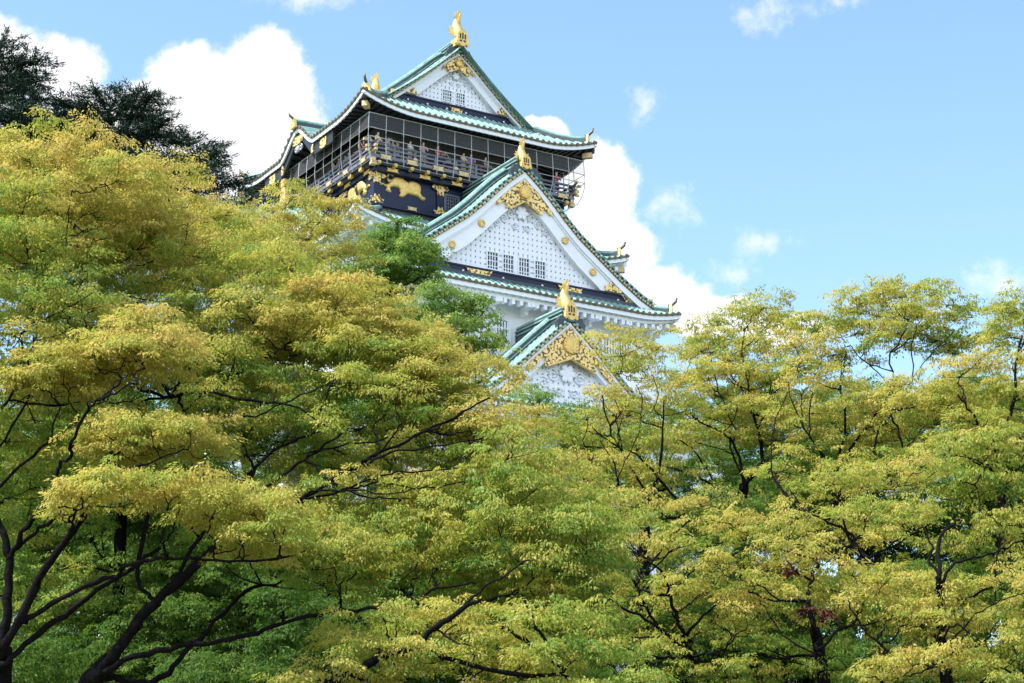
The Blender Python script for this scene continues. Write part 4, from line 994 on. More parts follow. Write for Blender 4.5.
# ============ tree 2: the wide one in the middle of the left half
t = Tree('keyaki_tree', 'wide yellow green tree with long dark limbs sweeping right below the castle', zbase(80, 690, 40), 'autumn trees below the castle')
b = t.b
t.trunk([b + Vector((-.3, 0, -.2)), b + Vector((-.2, 0, 2.2)), at(78, 740, 40), at(85, 690, 40), at(112, 660, 40)], .33, .2)
t.limb(L([(112, 660), (135, 625), (162, 597), (195, 565), (232, 537), (262, 512), (290, 500)], 40, 40.5), .19, .10, name='limb')
t.limb(L([(100, 676), (135, 655), (180, 647), (220, 642), (256, 632), (293, 620), (330, 613), (381, 606), (418, 598), (446, 586), (476, 584)], 39.8, 39), .115, .03)
t.limb(L([(262, 512), (306, 497), (338, 477), (373, 457), (406, 440), (443, 422), (478, 404), (490, 398)], 40.5, 41), .12, .025)
t.limb(L([(373, 457), (388, 443), (396, 430), (402, 424)], 40.7, 40.5), .07, .02)
t.limb(L([(308, 457), (343, 445), (373, 441), (410, 437)], 41, 41), .07, .02)
t.limb(L([(250, 500), (291, 470), (318, 450), (343, 432), (363, 428)], 41, 41), .09, .025)
t.limb(L([(376, 459), (406, 450), (443, 444), (483, 438)], 40.6, 40), .065, .02)
t.limb(L([(300, 500), (343, 490), (376, 477), (411, 472), (478, 467)], 40.5, 40), .08, .02)
t.limb(L([(376, 482), (416, 487), (455, 484), (485, 478)], 40.3, 40), .045, .015)
t.limb(L([(310, 492), (352, 490), (396, 494), (420, 486)], 40.3, 39.6), .05, .015)
t.limb(L([(232, 537), (256, 467), (288, 442), (320, 432)], 41, 41.5), .10, .03)
t.limb(L([(160, 600), (185, 560), (212, 520), (228, 495), (252, 470)], 40.4, 42), .10, .04)
t.limb(L([(137, 412), (170, 395), (185, 375), (205, 355)], 41.5, 41), .08, .03)
t.limb(L([(180, 414), (207, 392), (225, 384), (240, 345)], 41.5, 41), .08, .02)
t.limb(L([(172, 395), (212, 393), (255, 402), (290, 405), (325, 425)], 41.3, 40.5), .07, .02)
t.limb(L([(190, 420), (225, 415), (255, 417), (300, 395), (335, 383)], 41.3, 40.5), .07, .02)
t.limb(L([(160, 680), (185, 652), (207, 632), (240, 597), (262, 585)], 41, 42.5), .10, .05)
t.limb(L([(107, 255), (137, 216), (150, 200), (160, 187)], 44, 44), .06, .02)
t.limb(L([(106, 254), (103, 210), (92, 190), (82, 173)], 44, 44), .06, .02)
t.limb(L([(110, 248), (150, 228), (172, 212), (188, 208)], 44, 44), .055, .018)
t.limb(L([(137, 575), (150, 500), (148, 470)], 41.5, 42), .10, .06)
ND += crown(t, [(340, 320, 60, 32, 43, 1.8, .30), (300, 345, 50, 30, 42.4, 1.6, .22), (390, 345, 50, 32, 42.8, 1.7, .30), (440, 390, 55, 32, 42, 1.7, .26), (480, 438, 40, 28, 41.6, 1.7, .22), (420, 365, 40, 26, 42, 1.5, .28)], spacing=.55, leaf=.088, dens=.72, tint=.55, rx=(.45, .75), flat=.42, shell=.2, bottom=-.4)
ND += crown(t, [(240, 300, 100, 50, 43.4, 2.6, .02), (160, 290, 90, 50, 43.4, 2.6, 0), (300, 370, 100, 50, 42, 2.2, -.02), (210, 350, 80, 45, 42, 2.2, -.03), (380, 410, 100, 45, 41.4, 2.2, -.05), (260, 430, 80, 40, 42, 2.2, -.12), (130, 330, 80, 40, 42.5, 2.2, .05)], spacing=.80, leaf=.088, dens=.55, tint=.50, rx=(.5, .85), flat=.42, shell=.4)
ND += crown(t, [(518, 492, 36, 46, 40, 1.8, .06), (560, 560, 48, 60, 39.5, 1.6, -.03), (500, 550, 60, 50, 39.6, 1.8, -.02), (590, 600, 26, 36, 39.2, 1.2, -.05), (430, 550, 80, 35, 39.2, 1.6, .0), (350, 560, 70, 36, 39.2, 1.6, -.02), (470, 500, 60, 24, 39.8, 1.4, .08)], spacing=.62, leaf=.095, dens=.6, tint=.46, rx=(.5, .8), flat=.55, shell=.3, droop=.6)
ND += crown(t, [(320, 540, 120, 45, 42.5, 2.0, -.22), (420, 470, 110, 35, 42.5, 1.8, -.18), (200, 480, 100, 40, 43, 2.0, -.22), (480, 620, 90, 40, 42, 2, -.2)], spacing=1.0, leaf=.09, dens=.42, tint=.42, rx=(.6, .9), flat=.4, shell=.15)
ND += crown(t, [(200, 430, 60, 40, 40.2, 1.4, .02), (270, 420, 60, 36, 40.8, 1.4, .0), (210, 370, 60, 30, 40.4, 1.4, .06), (320, 450, 60, 26, 40.4, 1.2, -.04), (390, 500, 70, 24, 39.8, 1.2, .0), (300, 500, 60, 24, 39.8, 1.2, -.02), (440, 455, 60, 22, 40.4, 1.2, .04), (70, 300, 60, 24, 38.6, 1.3, .05), (30, 350, 40, 24, 38.4, 1.2, .0)], spacing=.8, leaf=.088, dens=.5, tint=.50, rx=(.4, .75), flat=.45, shell=.1)
ND += crown(t, [(150, 206, 75, 34, 44.5, 2.2, .26), (194, 216, 44, 26, 45, 2.0, .26), (120, 240, 80, 30, 44.5, 2.0, .22), (200, 250, 80, 30, 44.5, 2.0, .16)], spacing=.72, leaf=.085, dens=.6, tint=.56, rx=(.5, .8), flat=.42, shell=.35)
t.finish()

t2 = t
# ============ tree 3: low limb at the bottom
t = Tree('keyaki_tree', 'yellow green tree at the bottom whose single dark limb leans up to the right', zbase(290, 700, 38), 'autumn trees below the castle')
b = t.b
t.trunk([b + Vector((-.8, 0, -.2)), b + Vector((-.6, 0, 2)), at(262, 720, 38), at(300, 694, 37.6)], .26, .17)
t.limb(L([(300, 694), (323, 682), (356, 672), (381, 657), (411, 647), (436, 627), (461, 610), (480, 600)], 37.6, 36), .17, .05)
t.limb(L([(395, 650), (388, 635), (383, 618)], 37, 36.5), .05, .02)
t.limb(L([(436, 627), (450, 638), (470, 646)], 36.6, 36), .04, .02)
t.limb(L([(455, 615), (480, 590), (505, 575), (530, 560)], 36.5, 36), .05, .02)
t.limb(L([(562, 672), (537, 650), (512, 632), (500, 626)], 37, 37), .09, .05)
t.limb(L([(555, 660), (545, 640), (534, 624), (525, 600)], 37, 37), .07, .03)
ND += crown(t, [(420, 655, 70, 24, 35.9, 1.3, .24), (500, 660, 60, 26, 35.9, 1.3, .24), (380, 640, 60, 22, 36.4, 1.2, .06), (470, 625, 60, 20, 36.4, 1.2, .08), (350, 690, 70, 24, 35.9, 1.2, .05), (560, 650, 50, 40, 36.4, 1.4, -.02), (600, 690, 70, 30, 36.4, 1.4, .0)], spacing=.62, leaf=.09, dens=.55, tint=.47, rx=(.45, .75), flat=.4, shell=.2)
t.finish()

LF = .5
# ============ tree 4: yellow crown standing between the left trees and the castle
t = Tree('keyaki_tree', 'slender golden tree with a pale trunk, in front of the castle corner', zbase(300, 420, 54), 'autumn trees below the castle', bark='grey_bark')
b = t.b
t.trunk([b + Vector((0, 0, -.2)), b + Vector((0, 0, 6)), at(298, 340, 54), at(295, 268, 54), at(300, 255, 54)], .3, .13)
t.limb(L([(296, 268), (300, 250), (312, 232), (322, 218), (330, 205)], 54, 53.5), .10, .02)
t.limb(L([(298, 250), (290, 235), (282, 222), (272, 212)], 54, 54), .06, .02)
t.limb(L([(308, 238), (325, 232), (345, 226)], 54, 53.5), .05, .015)
t.limb(L([(196, 272), (200, 246), (190, 228), (182, 213)], 54, 54), .08, .02)
t.limb(L([(212, 275), (221, 248), (226, 231), (245, 216)], 54, 54), .08, .02)
t.limb(L([(196, 272), (202, 240), (207, 218)], 54, 54), .07, .02)
ND += crown(t, [(276, 212, 15, 9, 54, .9, .22), (304, 216, 44, 20, 54, 1.5, .18), (335, 215, 28, 18, 53.6, 1.0, .25), (280, 240, 60, 26, 54, 1.6, .12), (330, 250, 34, 24, 53.6, 1.3, .16), (315, 280, 40, 24, 53.6, 1.3, .10), (250, 265, 50, 24, 54, 1.4, .0), (235, 225, 40, 22, 54, 1.4, .15), (200, 235, 40, 22, 54, 1.4, .15)], spacing=.66, leaf=.09, dens=.5, tint=.58, rx=(.45, .75), flat=.42, shell=.2)
t.finish()

# ============ green camphor trees in front of the castle
t = Tree('camphor_tree', 'dark green tree with an upright bare stem, before the white gable roof', zbase(372, 400, 66), 'green trees before the castle', bark='bark')
b = t.b
t.trunk([b + Vector((0, 0, -.2)), b + Vector((0, 0, 8)), at(388, 330, 66), at(391, 296, 66), at(392, 265, 66), at(396, 240, 66), at(398, 222, 66)], .32, .05)
t.limb(L([(391, 292), (385, 275), (380, 255), (372, 240)], 66, 66), .10, .03); t.limb(L([(392, 275), (405, 258), (418, 246)], 66, 65.5), .09, .03)
t.limb(L([(391, 296), (404, 286), (418, 278), (428, 262)], 66, 65.5), .06, .02); t.limb(L([(384, 290), (372, 278), (360, 268)], 66, 66), .06, .02)
ND += crown(t, [(399, 234, 12, 10, 66, .9, .05), (393, 250, 30, 14, 66, 1.3, .1), (414, 258, 24, 13, 65.6, 1.2, 0), (374, 270, 28, 15, 66, 1.3, .05), (400, 275, 32, 14, 65.6, 1.3, .1), (362, 288, 22, 14, 66, 1.1, .0), (426, 268, 12, 11, 65.6, .7, .1)], spacing=.72, leaf=.11, dens=.8, tint=.46, rx=(.5, .85), flat=.5, shell=.2, aspect=.5)
t.finish('camphor_leaf')
t = Tree('camphor_tree', 'rounded bright green tree right of the bare stemmed green tree', zbase(455, 420, 64), 'green trees before the castle', bark='bark')
b = t.b
t.trunk([b + Vector((0, 0, -.2)), b + Vector((0, 0, 8)), at(452, 370, 64), at(450, 345, 64), at(452, 315, 64)], .28, .08)
t.limb(L([(450, 342), (465, 328), (482, 315)], 64, 64), .08, .03); t.limb(L([(450, 350), (436, 330), (425, 310)], 64, 64), .08, .03); t.limb(L([(452, 352), (475, 345), (498, 345)], 64, 64), .06, .02)
ND += crown(t, [(440, 306, 26, 12, 64, 1.3, .05), (425, 322, 30, 16, 64, 1.4, .08), (455, 330, 30, 17, 63.6, 1.4, .15), (480, 318, 13, 16, 64, .9, -.1), (490, 346, 14, 11, 64, .8, .0), (468, 348, 30, 11, 63.6, 1.2, .1), (420, 342, 30, 13, 63.8, 1.3, .05), (478, 302, 8, 7, 64, .5, -.05)], spacing=.70, leaf=.11, dens=.8, tint=.50, rx=(.45, .75), flat=.5, shell=.2, aspect=.5)
t.finish('camphor_leaf')
t = Tree('young_tree', 'small grey green treetop in front of the lowest gilded gable', zbase(538, 430, 78), None, bark='grey_bark')
t.trunk([t.b, t.b + Vector((0, 0, 10)), at(538, 420, 78), at(540, 398, 78)], .2, .05)
t.limb(L([(539, 410), (531, 402), (526, 394)], 78, 78), .05, .02); t.limb(L([(539, 412), (548, 402), (553, 396)], 78, 78), .05, .02)
ND += crown(t, [(540, 398, 18, 12, 78, .8, .1), (530, 408, 16, 8, 78, .7, .1), (552, 406, 14, 10, 78, .7, .1)], spacing=.6, leaf=.11, dens=.4, tint=.55, rx=(.4, .6), flat=.5, shell=.1)
t.finish('camphor_leaf')

# ============ cedars, top left
def cedar(px_, base_py, top_py, d, label, tiers, seed, wid):
    rr = random.Random(seed); base = zbase(px_, base_py, d); t = Tree('cedar_tree', label, base, 'dark cedars at the top left')
    top = at(px_, top_py, d); t.trunk([t.b + Vector((0, 0, -.2)), t.b + (top - t.b) * .5, t.b + (top - t.b) * .85, top], .42, .04)
    q = []
    for i in range(tiers):
        f = (i + .3) / tiers; z = lerp(top.z - .15, top.z - 6.5, f ** 1.3); ln = wid * (0.26 + .74 * f ** .55) * rr.uniform(.65, 1.15)
        a = i * 2.4 + rr.uniform(-.4, .4); o = Vector((top.x, top.y, z)); dr = Vector((math.cos(a), math.sin(a), 0)); up = rr.uniform(.10, .34)
        pts = [o, o + dr * ln * .4 + Vector((0, 0, ln * up * .5)), o + dr * ln * .75 + Vector((0, 0, ln * up * .7)), o + dr * ln + Vector((0, 0, ln * (up * 1.0 + rr.uniform(-.05, .1))))]
        t.limb(pts, .09 + .02 * ln, .015)
        # flat layered sprays of needles along the branch, rising tips
        for s in np.arange(.15, 1.05, .30 / ln):
            for side in (-1, 0, 1):
                c = pts[0].lerp(pts[-1], min(1, s)) + Vector((0, 0, .25 * ln * up * math.sin(math.pi * min(1, s)))); lat = Vector((-dr.y, dr.x, 0)) * side * (.14 + .30 * ln * (1.1 - s)) * rr.uniform(.4, 1)
                ax = (dr * .8 + Vector((-dr.y, dr.x, 0)) * side * .8 + Vector((0, 0, rr.uniform(-.15, .28)))).normalized()
                n = 95; r0 = np.array(t.l(c + lat)); sp = rng.uniform(-.1, .85, n); P = r0 + np.array(ax) * sp[:, None] + rng.normal(0, .075 , (n, 3)) * np.array([1, 1, .6])
                A = unit(np.array(ax) * .8 + rng.normal(0, .6, (n, 3))); Nn = unit(np.array([0, 0, 1.]) + rng.normal(0, .5, (n, 3))); Nn = unit(Nn - A * np.sum(A * Nn, 1)[:, None])
                t.leaf.append((P, Nn, A, rng.uniform(.12, .24, n), rng.uniform(.03, .05, n), rng.uniform(.1, .8, n)))
                branch(t.tw, [t.l(c), t.l(c + lat + ax * .3), t.l(c + lat + ax * 1.2)], .016, .006, 3, 0, 1)
    t.finish('cedar_needle', 'needles')
cedar(-8, 300, 66, 70, 'dark cedar cut off by the left edge, taller than the other cedars', 30, 3, 3.6)
cedar(110, 330, 108, 72, 'dark spreading cedar in the middle of the three at top left', 32, 4, 4.1)
cedar(194, 360, 150, 76, 'lowest dark cedar, nearest to the castle eave', 24, 5, 3.0)
cedar(62, 330, 130, 80, 'dark cedar half hidden behind the two left cedars', 24, 6, 3.4)

# ============ right hand trees
LF = 1.9; LIMB = .68; TWK = 1.35
t = Tree('keyaki_tree', 'yellow green tree right of the lowest gable, with a slim dark stem', zbase(640, 560, 58), 'autumn trees below the castle')
b = t.b
t.trunk([b + Vector((-.2, 0, -.2)), b + Vector((-.1, 0, 3)), at(643, 560, 58), at(647, 512, 58)], .26, .16)
t.limb(L([(647, 512), (659, 474), (663, 427), (664, 400)], 58, 58), .12, .03)
t.limb(L([(684, 512), (664, 484), (640, 458), (628, 450)], 58, 57), .10, .03)
t.limb(L([(650, 500), (632, 470), (615, 440), (606, 415), (602, 395)], 58, 58), .10, .03)
t.limb(L([(620, 512), (618, 480), (612, 460), (600, 440)], 57, 57), .07, .02)
t.limb(L([(606, 500), (596, 488), (590, 470), (594, 452)], 57, 57), .06, .02)
t.limb(L([(618, 480), (628, 455), (640, 430)], 57, 57), .06, .02)
for xx in ((640, 385), (655, 375), (618, 400), (575, 440), (560, 455), (585, 410)):
    t.limb(L([(xx[0], xx[1] + 34), (xx[0] + 3, xx[1] + 15), (xx[0] - 4, xx[1])], 58, 58), .05, .015)
ND += crown(t, [(638, 366, 32, 22, 58, 1.6, .12), (650, 345, 26, 14, 58, 1.2, .14), (620, 414, 36, 18, 57.6, 1.7, .10), (650, 395, 46, 20, 58, 1.6, .12), (576, 430, 34, 20, 57.6, 1.6, .0), (625, 440, 50, 18, 57, 1.6, .14), (560, 470, 40, 24, 57.6, 1.6, .05), (600, 475, 40, 18, 57, 1.5, .14), (640, 480, 40, 14, 57, 1.4, .1), (556, 432, 14, 12, 58, .8, -.05)], spacing=0.88, leaf=.10, dens=.52, tint=.545, rx=(.5, .8), flat=.52, shell=.2, tvar=.1)
t.finish()

t = Tree('keyaki_tree', 'tall tree with brownish top leaves, just right of the great gable', zbase(738, 560, 66), 'autumn trees below the castle')
b = t.b
t.trunk([b + Vector((0, 0, -.2)), b + Vector((0, 0, 4)), at(740, 560, 66), at(742, 512, 66), at(744, 484, 66)], .26, .16)
t.limb(L([(744, 484), (762, 462), (758, 430), (750, 404), (748, 380)], 66, 66), .15, .04)
t.limb(L([(744, 486), (737, 449), (722, 432), (700, 422), (690, 412)], 66, 65), .13, .03)
t.limb(L([(732, 512), (717, 489), (690, 474), (667, 467)], 65, 64), .10, .03)
t.limb(L([(720, 494), (706, 468), (692, 449), (672, 437)], 65, 64), .10, .03)
t.limb(L([(744, 480), (732, 455), (730, 430)], 66, 66), .10, .04)
t.limb(L([(758, 430), (766, 410), (770, 385), (768, 360)], 66, 67), .09, .03)
t.limb(L([(748, 385), (742, 350), (746, 330), (752, 316)], 66, 67), .07, .02)
t.limb(L([(735, 430), (722, 400), (712, 365), (708, 345)], 66, 67), .08, .02)
t.limb(L([(742, 350), (760, 335), (770, 322)], 66, 67), .05, .015)
ND += crown(t, [(745, 322, 42, 18, 67, 1.8, .18), (715, 345, 36, 20, 67, 1.8, .02), (778, 330, 26, 14, 67, 1.5, .16), (755, 355, 50, 18, 66, 2.0, .05), (790, 365, 30, 18, 66, 1.6, .04), (700, 370, 30, 16, 66, 1.5, .08), (735, 385, 50, 16, 65, 1.8, .14), (745, 415, 40, 12, 64.6, 1.5, .14), (705, 410, 40, 14, 65, 1.6, .12), (780, 405, 30, 16, 66, 1.5, .05), (770, 435, 30, 12, 65, 1.4, .1), (690, 440, 26, 10, 65, 1.2, .06)], spacing=.86, leaf=.11, dens=.56, tint=.545, rx=(.55, .9), flat=.50, shell=.2, tvar=.1)
t.finish()

t = Tree('keyaki_tree', 'domed tree highest in the right half, showing sky through its thin crown', zbase(838, 570, 63), 'autumn trees below the castle')
b = t.b
t.trunk([b + Vector((0, 0, -.2)), b + Vector((0, 0, 4)), at(846, 570, 63), at(840, 512, 63), at(836, 490, 63)], .34, .2)
t.limb(L([(840, 512), (833, 482), (824, 462), (818, 445)], 63, 62), .12, .04)
t.limb(L([(838, 495), (862, 471), (875, 447), (878, 430)], 63, 62), .10, .03)
t.limb(L([(836, 490), (850, 450), (872, 420), (893, 387), (890, 357), (900, 342), (908, 320)], 63, 64), .16, .03)
t.limb(L([(893, 390), (878, 372), (860, 358), (850, 345)], 63.5, 64), .07, .02)
t.limb(L([(893, 387), (904, 384), (916, 374), (930, 355), (943, 342), (955, 330)], 63.5, 64), .08, .02)
t.limb(L([(913, 380), (912, 350), (915, 330), (922, 318)], 63.5, 64), .06, .02)
t.limb(L([(818, 450), (800, 420), (790, 395), (788, 375)], 63, 64), .09, .02)
t.limb(L([(900, 452), (899, 432), (890, 415)], 62, 62), .09, .05)
t.limb(L([(900, 452), (915, 438), (925, 425)], 62, 62), .05, .02)
t.limb(L([(835, 480), (845, 420), (840, 380), (846, 350)], 63, 64), .09, .02)
ND += crown(t, [(900, 298, 42, 15, 64, 1.8, .10), (868, 312, 36, 15, 64, 1.7, .04), (940, 310, 36, 15, 64, 1.6, .06), (835, 330, 36, 16, 64, 1.6, .10), (905, 325, 50, 14, 63, 1.8, -.03), (870, 345, 46, 14, 63, 1.8, .03), (820, 355, 36, 16, 63.5, 1.6, .12), (955, 340, 34, 13, 64, 1.5, -.02), (975, 318, 18, 14, 64, 1.1, .05)], spacing=.80, leaf=.11, dens=.58, tint=.545, rx=(.5, .85), flat=.38, shell=.2, tvar=.1)
ND += crown(t, [(820, 385, 30, 14, 62, 1.5, .2), (850, 410, 44, 14, 62, 1.6, .16), (880, 425, 50, 14, 61.6, 1.7, .2), (860, 440, 40, 12, 61.6, 1.4, .18), (815, 420, 34, 14, 62, 1.5, .14), (900, 400, 40, 12, 62, 1.5, .1), (930, 395, 30, 12, 62, 1.4, .04)], spacing=0.85, leaf=.105, dens=.52, tint=.545, rx=(.5, .8), flat=.50, shell=.2, tvar=.1)
t.finish()

t = Tree('keyaki_tree', 'tree cut off by the right edge, level with the domed crown', zbase(1010, 560, 60), 'autumn trees below the castle')
b = t.b
t.trunk([b + Vector((0, 0, -.2)), b + Vector((0, 0, 4)), at(1008, 560, 60), at(1004, 500, 60), at(1000, 470, 60)], .3, .18)
t.limb(L([(1000, 470), (990, 440), (976, 420), (965, 405), (958, 395)], 60, 59), .11, .03)
t.limb(L([(1000, 470), (1006, 430), (1015, 390), (1016, 360), (1022, 335)], 60, 61), .12, .03)
t.limb(L([(960, 378), (975, 365), (990, 352), (1000, 345)], 60.5, 61), .05, .015)
t.limb(L([(985, 465), (975, 485), (960, 480)], 58, 57), .05, .02)
t.limb(L([(1000, 480), (975, 460), (940, 455)], 59, 58), .06, .02)
ND += crown(t, [(1012, 310, 26, 14, 61, 1.3, .05), (1018, 335, 34, 16, 61, 1.5, .0), (975, 385, 44, 18, 59.6, 1.8, .16), (1005, 405, 40, 20, 59.6, 1.7, .14), (945, 410, 36, 16, 60, 1.6, .12), (985, 425, 50, 18, 58.6, 1.7, .05), (1035, 380, 30, 30, 60, 1.6, .05)], spacing=.78, leaf=.105, dens=.58, tint=.545, rx=(.5, .85), flat=.52, shell=.2, tvar=.1)
ND += crown(t, [(980, 450, 44, 18, 57, 1.5, -.12), (1000, 480, 40, 20, 56.6, 1.4, -.08), (965, 490, 34, 14, 56.6, 1.3, -.05), (1005, 520, 40, 16, 56, 1.3, -.05), (975, 545, 44, 16, 55.6, 1.4, -.1), (1015, 560, 30, 14, 55.6, 1.2, -.05)], spacing=0.76, leaf=.125, dens=.5, tint=.545, rx=(.5, .8), flat=.5, shell=.2, droop=.6)
t.finish()

# nearer row on the right
t = Tree('keyaki_tree', 'low spreading tree with dark limbs leaning left, at the foot of the picture', zbase(690, 690, 51), 'autumn trees below the castle')
b = t.b
t.trunk([b + Vector((.2, 0, -.2)), b + Vector((.1, 0, 3)), at(700, 700, 51), at(690, 655, 51), at(684, 637, 51)], .28, .16)
t.limb(L([(684, 637), (672, 607), (668, 587), (660, 570), (650, 560)], 51, 50), .10, .03)
t.limb(L([(690, 655), (669, 637), (647, 620), (615, 602), (605, 597)], 51, 50), .13, .04)
t.limb(L([(660, 630), (642, 600), (637, 585), (620, 568), (592, 545), (572, 520)], 51.5, 51), .10, .03)
t.limb(L([(637, 585), (655, 560), (672, 535), (690, 520)], 51.3, 52), .08, .03)
t.limb(L([(637, 560), (625, 530), (615, 515)], 52, 53), .06, .02)
t.limb(L([(684, 637), (700, 620), (716, 605)], 51, 50), .07, .03)
t.limb(L([(605, 548), (620, 545), (640, 556)], 51, 51), .04, .02)
ND += crown(t, [(660, 545, 40, 18, 50, 1.4, .2), (700, 560, 40, 16, 50, 1.4, .1), (610, 530, 40, 20, 51.6, 1.4, -.02), (570, 500, 36, 22, 52, 1.4, .06), (690, 600, 46, 18, 49.6, 1.4, .08), (730, 620, 50, 18, 49.4, 1.5, .1), (640, 650, 50, 20, 49.6, 1.4, -.06), (690, 670, 60, 20, 49.2, 1.4, -.02), (600, 625, 36, 18, 50.6, 1.3, -.06), (640, 590, 40, 14, 51, 1.3, .0), (660, 510, 34, 12, 53, 1.2, .1), (720, 535, 40, 14, 51, 1.3, .14), (700, 500, 30, 12, 53, 1.2, .12)], spacing=0.81, leaf=.10, dens=.50, tint=.545, rx=(.45, .75), flat=.52, shell=.15, tvar=.1)
t.finish()
t = Tree('keyaki_tree', 'bright yellow topped tree with two stout dark stems at lower right', zbase(820, 690, 50), 'autumn trees below the castle')
b = t.b
t.trunk([b + Vector((0, 0, -.2)), b + Vector((0, 0, 3)), at(826, 710, 50), at(820, 655, 50), at(814, 628, 50)], .22, .13)
t.limb(L([(814, 628), (808, 602), (812, 580), (822, 555)], 50, 50.5), .15, .05)
t.limb(L([(868, 567), (860, 550), (850, 534), (830, 522), (808, 512), (790, 490)], 52, 53), .10, .03)
t.limb(L([(893, 672), (890, 654), (872, 638), (855, 617), (848, 600)], 49, 49), .08, .02)
t.limb(L([(818, 650), (838, 630), (855, 622), (866, 600)], 50, 50.5), .09, .03)
t.limb(L([(820, 655), (790, 640), (770, 615), (760, 600)], 50, 50), .07, .02)
t.limb(L([(840, 512), (850, 540), (862, 560)], 53, 52), .05, .05)
t.limb(L([(775, 480), (790, 500), (812, 516)], 54, 53), .05, .05)
t.limb(L([(810, 512), (775, 480), (773, 430), (788, 392)], 54, 56), .07, .02)
ND += crown(t, [(780, 530, 46, 16, 50, 1.5, .22), (730, 580, 46, 14, 49, 1.4, .2), (800, 560, 44, 14, 49.4, 1.4, .2), (855, 575, 40, 14, 49.4, 1.3, .2), (770, 595, 44, 14, 49, 1.3, .2), (900, 590, 48, 14, 49, 1.4, .24), (870, 605, 44, 14, 48.6, 1.3, .22), (910, 622, 46, 14, 48.6, 1.3, .2), (780, 560, 40, 14, 49.6, 1.3, .2), (900, 520, 50, 16, 51, 1.5, .06), (850, 525, 40, 16, 51.6, 1.4, .02), (890, 545, 44, 14, 51, 1.4, .1), (830, 490, 40, 16, 53, 1.4, .0), (895, 480, 46, 18, 53, 1.6, .14), (860, 465, 36, 14, 54, 1.4, .12), (790, 470, 30, 14, 55, 1.3, -.04), (920, 460, 40, 14, 55, 1.4, .08)], spacing=0.76, leaf=.10, dens=.54, tint=.545, rx=(.42, .72), flat=.52, shell=.15, tvar=.09)
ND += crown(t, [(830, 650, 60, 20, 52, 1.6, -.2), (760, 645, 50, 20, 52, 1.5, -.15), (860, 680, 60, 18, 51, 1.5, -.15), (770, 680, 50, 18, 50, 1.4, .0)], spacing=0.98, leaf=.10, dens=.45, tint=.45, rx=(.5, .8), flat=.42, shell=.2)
ND_red = 0
red = [at(787, 570, 48.6), at(822, 558, 48.8), at(808, 612, 48.2), at(826, 616, 48.2), at(907, 652, 47.8)]
t.finish()
q = []
for p in red: q.append(pad_leaves(t.l(p), .22, .16, .6, .10, .5, spray=.16))
leaves_mesh('red_foliage', *[np.concatenate([k[i] for k in q]) for i in range(6)], 'red_leaf', t.root)
t = Tree('keyaki_tree', 'yellow green tree in the bottom right corner with a forked dark trunk', zbase(950, 690, 48), 'autumn trees below the castle')
b = t.b
t.trunk([b + Vector((0, 0, -.2)), b + Vector((0, 0, 3)), at(948, 700, 48), at(942, 640, 48.4), at(940, 582, 49)], .22, .11)
t.limb(L([(940, 582), (938, 547), (945, 530), (960, 520)], 49, 50), .13, .04)
t.limb(L([(942, 640), (955, 625), (968, 632), (990, 650)], 48.4, 48), .06, .02)
t.limb(L([(938, 575), (930, 560), (932, 545), (922, 525)], 49, 49.6), .09, .03)
t.limb(L([(940, 585), (955, 562), (975, 558), (1000, 550), (1024, 540)], 49, 50), .08, .03)
t.limb(L([(945, 660), (958, 645), (970, 630)], 48, 48), .07, .03)
t.limb(L([(992, 585), (996, 565), (1000, 548)], 50, 50), .06, .03)
ND += crown(t, [(980, 590, 44, 16, 47.6, 1.4, .14), (1005, 615, 40, 18, 47.4, 1.4, .12), (960, 620, 40, 14, 47.4, 1.3, .1), (985, 645, 46, 16, 47.2, 1.4, .08), (930, 665, 50, 16, 47, 1.4, .2), (900, 680, 40, 14, 46.8, 1.2, .2), (1000, 680, 44, 16, 47, 1.4, -.05), (1030, 580, 30, 30, 48, 1.5, .0)], spacing=0.78, leaf=.098, dens=.54, tint=.545, rx=(.45, .75), flat=.52, shell=.15, tvar=.09)
t.finish()

FAN = 0
